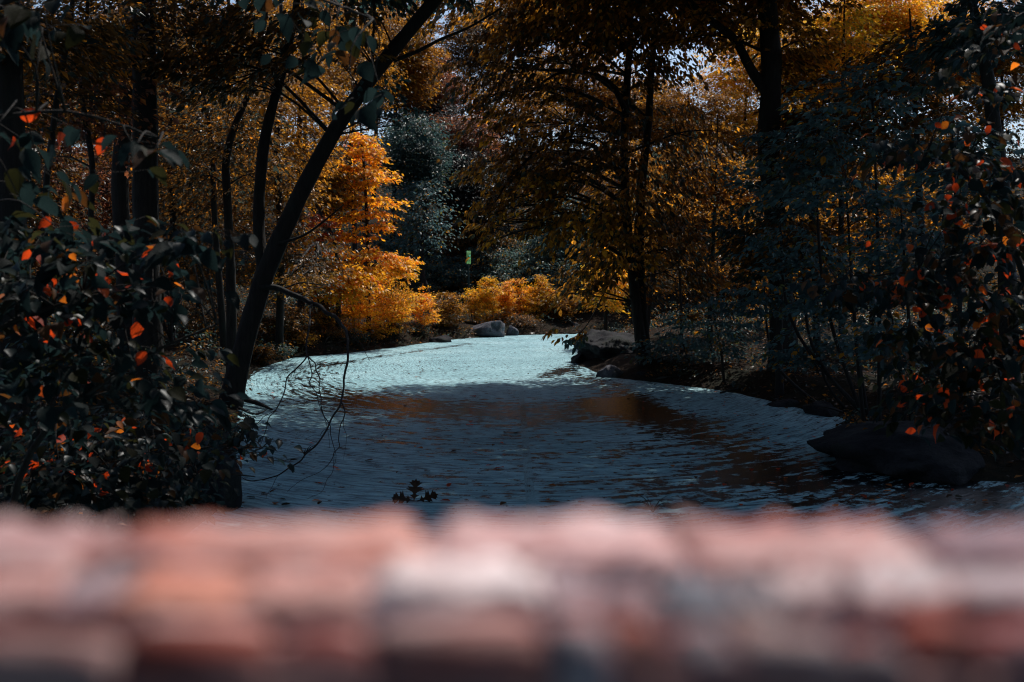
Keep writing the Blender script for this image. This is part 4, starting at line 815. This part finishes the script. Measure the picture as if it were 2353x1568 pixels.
stick('fallen_branch', 'short black log at the foot of the leaning tree', [(545, 928, .1), (590, 936, .06), (625, 945, 0)], [.06, .05, .02])
stick('fallen_branch', 'thin black stick in the water below the short log', [(550, 950, .08), (585, 958, .02), (612, 952, .05)], [.03, .025, .01])
stick('fallen_branch', 'broken twig at the tip of the great boulder', [(1935, 962, .1), (1900, 965, .2), (1880, 960, .15)], [.02, .015, .006])

# ------------------------------------------------------------------ marker on the slope
mc = P(1077, 592, 57.0); t = empty('trail_marker', (mc[0], mc[1], hz(mc[0], mc[1]))); tag(t, 'narrow pale green and blue marker post on the slope above the golden bushes', 'sign')
def box(name, c, s_, mat, parent):
    c = np.array(c); V = np.array([(x, y, z) for x in (-.5, .5) for y in (-.5, .5) for z in (-.5, .5)]) * s_ + c
    return obj(name, mesh_np(name, V, np.array([(0, 1, 3, 2), (4, 6, 7, 5), (0, 4, 5, 1), (2, 3, 7, 6), (0, 2, 6, 4), (1, 5, 7, 3)]), mat), parent)
def plain(name, c, rough=.6):
    return leaf_mat(name, c, .5, rough, .3)  # made translucent with raised colour so the sun behind brightens the sheet
def plain_solid(name, c, rough=.6):
    q = NT(name); nn = q.noise(40, q.n('ShaderNodeTexCoord').outputs['Object'], 3); return q.done(q.pbsdf(q.mix(nn, tuple(.75 * v for v in c), c), rough, .4))
zb, zt = hz(mc[0], mc[1]), mc[2]; px5 = 57.0 / F
mg, mw, mb, mk = plain('marker_green', (.42, .70, .42)), plain('marker_white', (.75, .85, .72)), plain('marker_blue', (.22, .72, .76)), plain_solid('marker_dark', (.01, .05, .045))
box('post', (mc[0], mc[1] + .06, (zb + zt - 13 * px5) / 2), (.09, .08, zt - 13 * px5 - zb), mk, t)
pn = box('panel', mc, (9.6 * px5, .008, 30 * px5), mg, t)
def bit(name, a, b, w_, h_, mat, d=0.0): box(name, (mc[0] + a * px5, mc[1] - .009 - d, mc[2] - b * px5), (w_ * px5, .006, h_ * px5), mat, pn)
bit('cap_band', 0, -12.4, 9.2, 2.2, mw); bit('bar', 0, -9.8, 8.8, .9, mk); bit('bar', 0, -8.0, 8.8, .8, mw); bit('bar', 0, -6.6, 8.8, .7, mk)
bit('plate', 2.2, -1.8, 3.6, 8.0, mb); bit('plate', -1.4, -.2, 2.6, 9.6, mk); bit('plate', -3.8, 0, 1.2, 12, mw); bit('plate', -2.5, 8, 2.2, 2.2, mb, .002); bit('plate', 1.2, 7.6, 3.0, 3.4, mw)

# ------------------------------------------------------------------ rough stone parapet of the bridge, under the lens
KP = 0.72; ZT = H - 0.119 * KP - 0.007
t = empty('stone_parapet', (0, .434 * KP, ZT - 1.2)); tag(t, 'rough parapet of pink, white and slate stones, out of focus under the camera', 'wall')
q = NT('parapet_stone'); tc = q.n('ShaderNodeTexCoord').outputs['Object']; oc = q.n('ShaderNodeObjectInfo').outputs['Color']
n1 = q.noise(1.6, tc, 6, .65); n2 = q.noise(9, tc, 5, .7)
gm = q.n('ShaderNodeNewGeometry').outputs['Position']; mpg = q.n('ShaderNodeMapping'); mpg.inputs['Scale'].default_value = (6, 55, 55); q.l(gm, mpg.inputs[0]); n3 = q.noise(1.0, mpg.outputs[0], 3, .55); n4 = q.noise(1.9, mpg.outputs[0], 3, .55)
mm = q.n('ShaderNodeMix', data_type='RGBA', blend_type='MULTIPLY'); mm.inputs[0].default_value = 1; q.l(oc, mm.inputs[6]); q.l(q.ramp(n1, [(.3, (.50, .36, .34)), (.5, (.98, .86, .85)), (.7, (1.15, 1.08, 1.08))]), mm.inputs[7])
cp = q.mix(q.ramp(n3, [(.57, (0, 0, 0)), (.70, (.75, .75, .75))]), mm.outputs[2], (.74, .60, .60))   # pale quartz veins
cp = q.mix(q.ramp(n4, [(.53, (0, 0, 0)), (.63, (.85, .85, .85))]), cp, (.30, .045, .03))               # rusty bands
n5 = q.noise(1.3, mpg.outputs[0], 4, .6)
cp = q.mix(q.ramp(n5, [(.30, (.85, .85, .85)), (.42, (0, 0, 0))]), cp, (.10, .075, .10))               # dark seams
M_PAR = q.done(q.pbsdf(cp, .7, .3, q.bump(q.math('ADD', n1, q.math('MULTIPLY', n2, .4)), .35, .05)))
import bmesh
def stone_mesh(seed):
    rg = np.random.default_rng(seed); bm = bmesh.new(); bmesh.ops.create_icosphere(bm, subdivisions=2, radius=1)
    V = np.array([v.co[:] for v in bm.verts]); V = np.sign(V) * np.abs(V) ** .3
    for _ in range(7):
        n_ = unit(rg.normal(0, 1, 3)); k = V @ n_ - rg.uniform(1.0, 1.35); V = V - np.where(k > 0, k * .9, 0)[:, None] * n_
    V *= 1 + .03 * rg.normal(0, 1, (len(V), 1)); V /= np.abs(V).max(0) * 2
    for v, p in zip(bm.verts, V): v.co = p
    me = bpy.data.meshes.new('stone'); bm.to_mesh(me); bm.free(); me.materials.append(M_PAR); me.polygons.foreach_set('use_smooth', np.ones(len(me.polygons), bool)); return me
def coping_mesh(seed):
    bm = bmesh.new(); bmesh.ops.create_cube(bm, size=1); bmesh.ops.bevel(bm, geom=list(bm.edges), offset=.06, segments=2, affect='EDGES')
    bmesh.ops.subdivide_edges(bm, edges=[e for e in bm.edges if e.calc_length() > .4], cuts=9, use_grid_fill=True)
    for v in bm.verts: v.co += Vector((0, .05, .07)) * mnoise.fractal(Vector((v.co.x * 7 + seed, v.co.y * 3, v.co.z * 2)), .8, 2, 4)
    me = bpy.data.meshes.new('stone'); bm.to_mesh(me); bm.free(); me.materials.append(M_PAR); me.polygons.foreach_set('use_smooth', np.ones(len(me.polygons), bool)); return me
COPING = [coping_mesh(40 + 7 * i) for i in range(5)]
STONES = [stone_mesh(900 + i) for i in range(6)]
ROWS = [  # (depth y, thickness, top z offset, [(px from, px to, colour, lift)])
 (.505, .085, 0, [(-400, 240, (.40, .24, .24), 0), (240, 980, (.60, .27, .21), 0.0004), (980, 1560, (.72, .50, .50), 0.0002), (1560, 2110, (.58, .38, .37), 0), (2110, 2800, (.26, .18, .22), -.0003)]),  # end stones darkened towards the dim corners of the view
 (.472, .026, .001, [(850, 1050, (.20, .035, .025), 0), (1050, 1260, (.38, .16, .15), 0), (1260, 1470, (.28, .21, .24), -.001)]),  # dark stones, with the shadow of the gap between rows in their colour
 (.437, .055, -.003, [(-260, 120, (.50, .32, .30), 0), (120, 280, (.33, .27, .30), -.003), (280, 560, (.62, .29, .21), 0), (560, 860, (.60, .36, .32), 0), (860, 1240, (.82, .76, .77), .004), (1240, 1380, (.42, .36, .40), -.002), (1380, 1520, (.28, .22, .25), -.005), (1520, 1680, (.17, .22, .27), -.004), (1680, 1790, (.22, .25, .29), -.003), (1790, 1960, (.55, .47, .48), 0), (1960, 2200, (.60, .55, .57), .002), (2200, 2600, (.35, .30, .34), 0)]),
 (.392, .038, -.005, [(-260, 280, (.50, .35, .33), 0), (280, 600, (.46, .12, .08), -.002), (600, 860, (.40, .11, .09), -.003), (860, 1250, (.57, .33, .30), 0), (1250, 1400, (.52, .49, .53), .001), (1400, 1500, (.65, .32, .25), 0), (1500, 1680, (.38, .36, .40), 0), (1680, 1900, (.50, .36, .34), 0), (1900, 2080, (.22, .10, .10), -.003), (2080, 2250, (.45, .12, .08), 0), (2250, 2600, (.30, .16, .19), 0)])]
rg = np.random.default_rng(4)
def stone(x, y, z, sx, sy, sz, colr, cope=False):
    o = bpy.data.objects.new('stone', (COPING if cope else STONES)[int(rg.integers(5))]); link(o, t); o.matrix_parent_inverse = Matrix.Translation(-Vector(t.location))
    o.location = (x, y, z); o.scale = (sx, sy, sz); o.rotation_euler = (rg.normal(0, .02), rg.normal(0, .012) if sx > .06 else rg.normal(0, .04), rg.normal(0, .02) if sx > .06 else rg.normal(0, .12)); o.color = (*colr, 1)
for yy, th, dz, lst in ROWS:
    for a, b, colr, lift in lst:
        x0, x1 = (a - CX) / F * yy * KP, (b - CX) / F * yy * KP
        stone((x0 + x1) / 2, yy * KP + rg.normal(0, .002), ZT + dz * KP + lift * .6 - .030, (x1 - x0) * (1.0 if yy > .5 else 1.10), th * (1.0 if yy > .5 else 1.12) * KP, .06, tuple(min(.9, v * 0.98) for v in (colr if yy > .4 else [.7 * v for v in colr])), yy > .5 or .43 < yy < .45)  # front row colour darkened towards the shaded face
for k in range(5):                                          # courses of the two faces
    for yy in (.366 * KP, .515 * KP):
        xx = -.62
        while xx < .62:
            w_ = rg.uniform(.06, .14); colr = [(.08, .055, .07), (.20, .06, .05), (.10, .09, .12), (.14, .10, .11), (.07, .06, .08)][int(rg.integers(5))]  # shade of the near face put into these dark stone colours
            stone(xx + w_ / 2, yy, ZT - .062 - .062 * k - .03, w_ * 1.02, .05, .066, colr); xx += w_
mor = NT('mortar'); mn = mor.noise(60, mor.n('ShaderNodeTexCoord').outputs['Object'], 5); mortar = mor.done(mor.pbsdf(mor.ramp(mn, [(.3, (.14, .07, .07)), (.7, (.34, .20, .19))]), .9, .2))
box('mortar_bed', (0, .443 * KP, ZT - .615), (1.3, .145 * KP, 1.20), mortar, t)


print('TRIS', sum(len(m.polygons) * m.users for m in bpy.data.meshes), 'OBJ', len(bpy.data.objects))
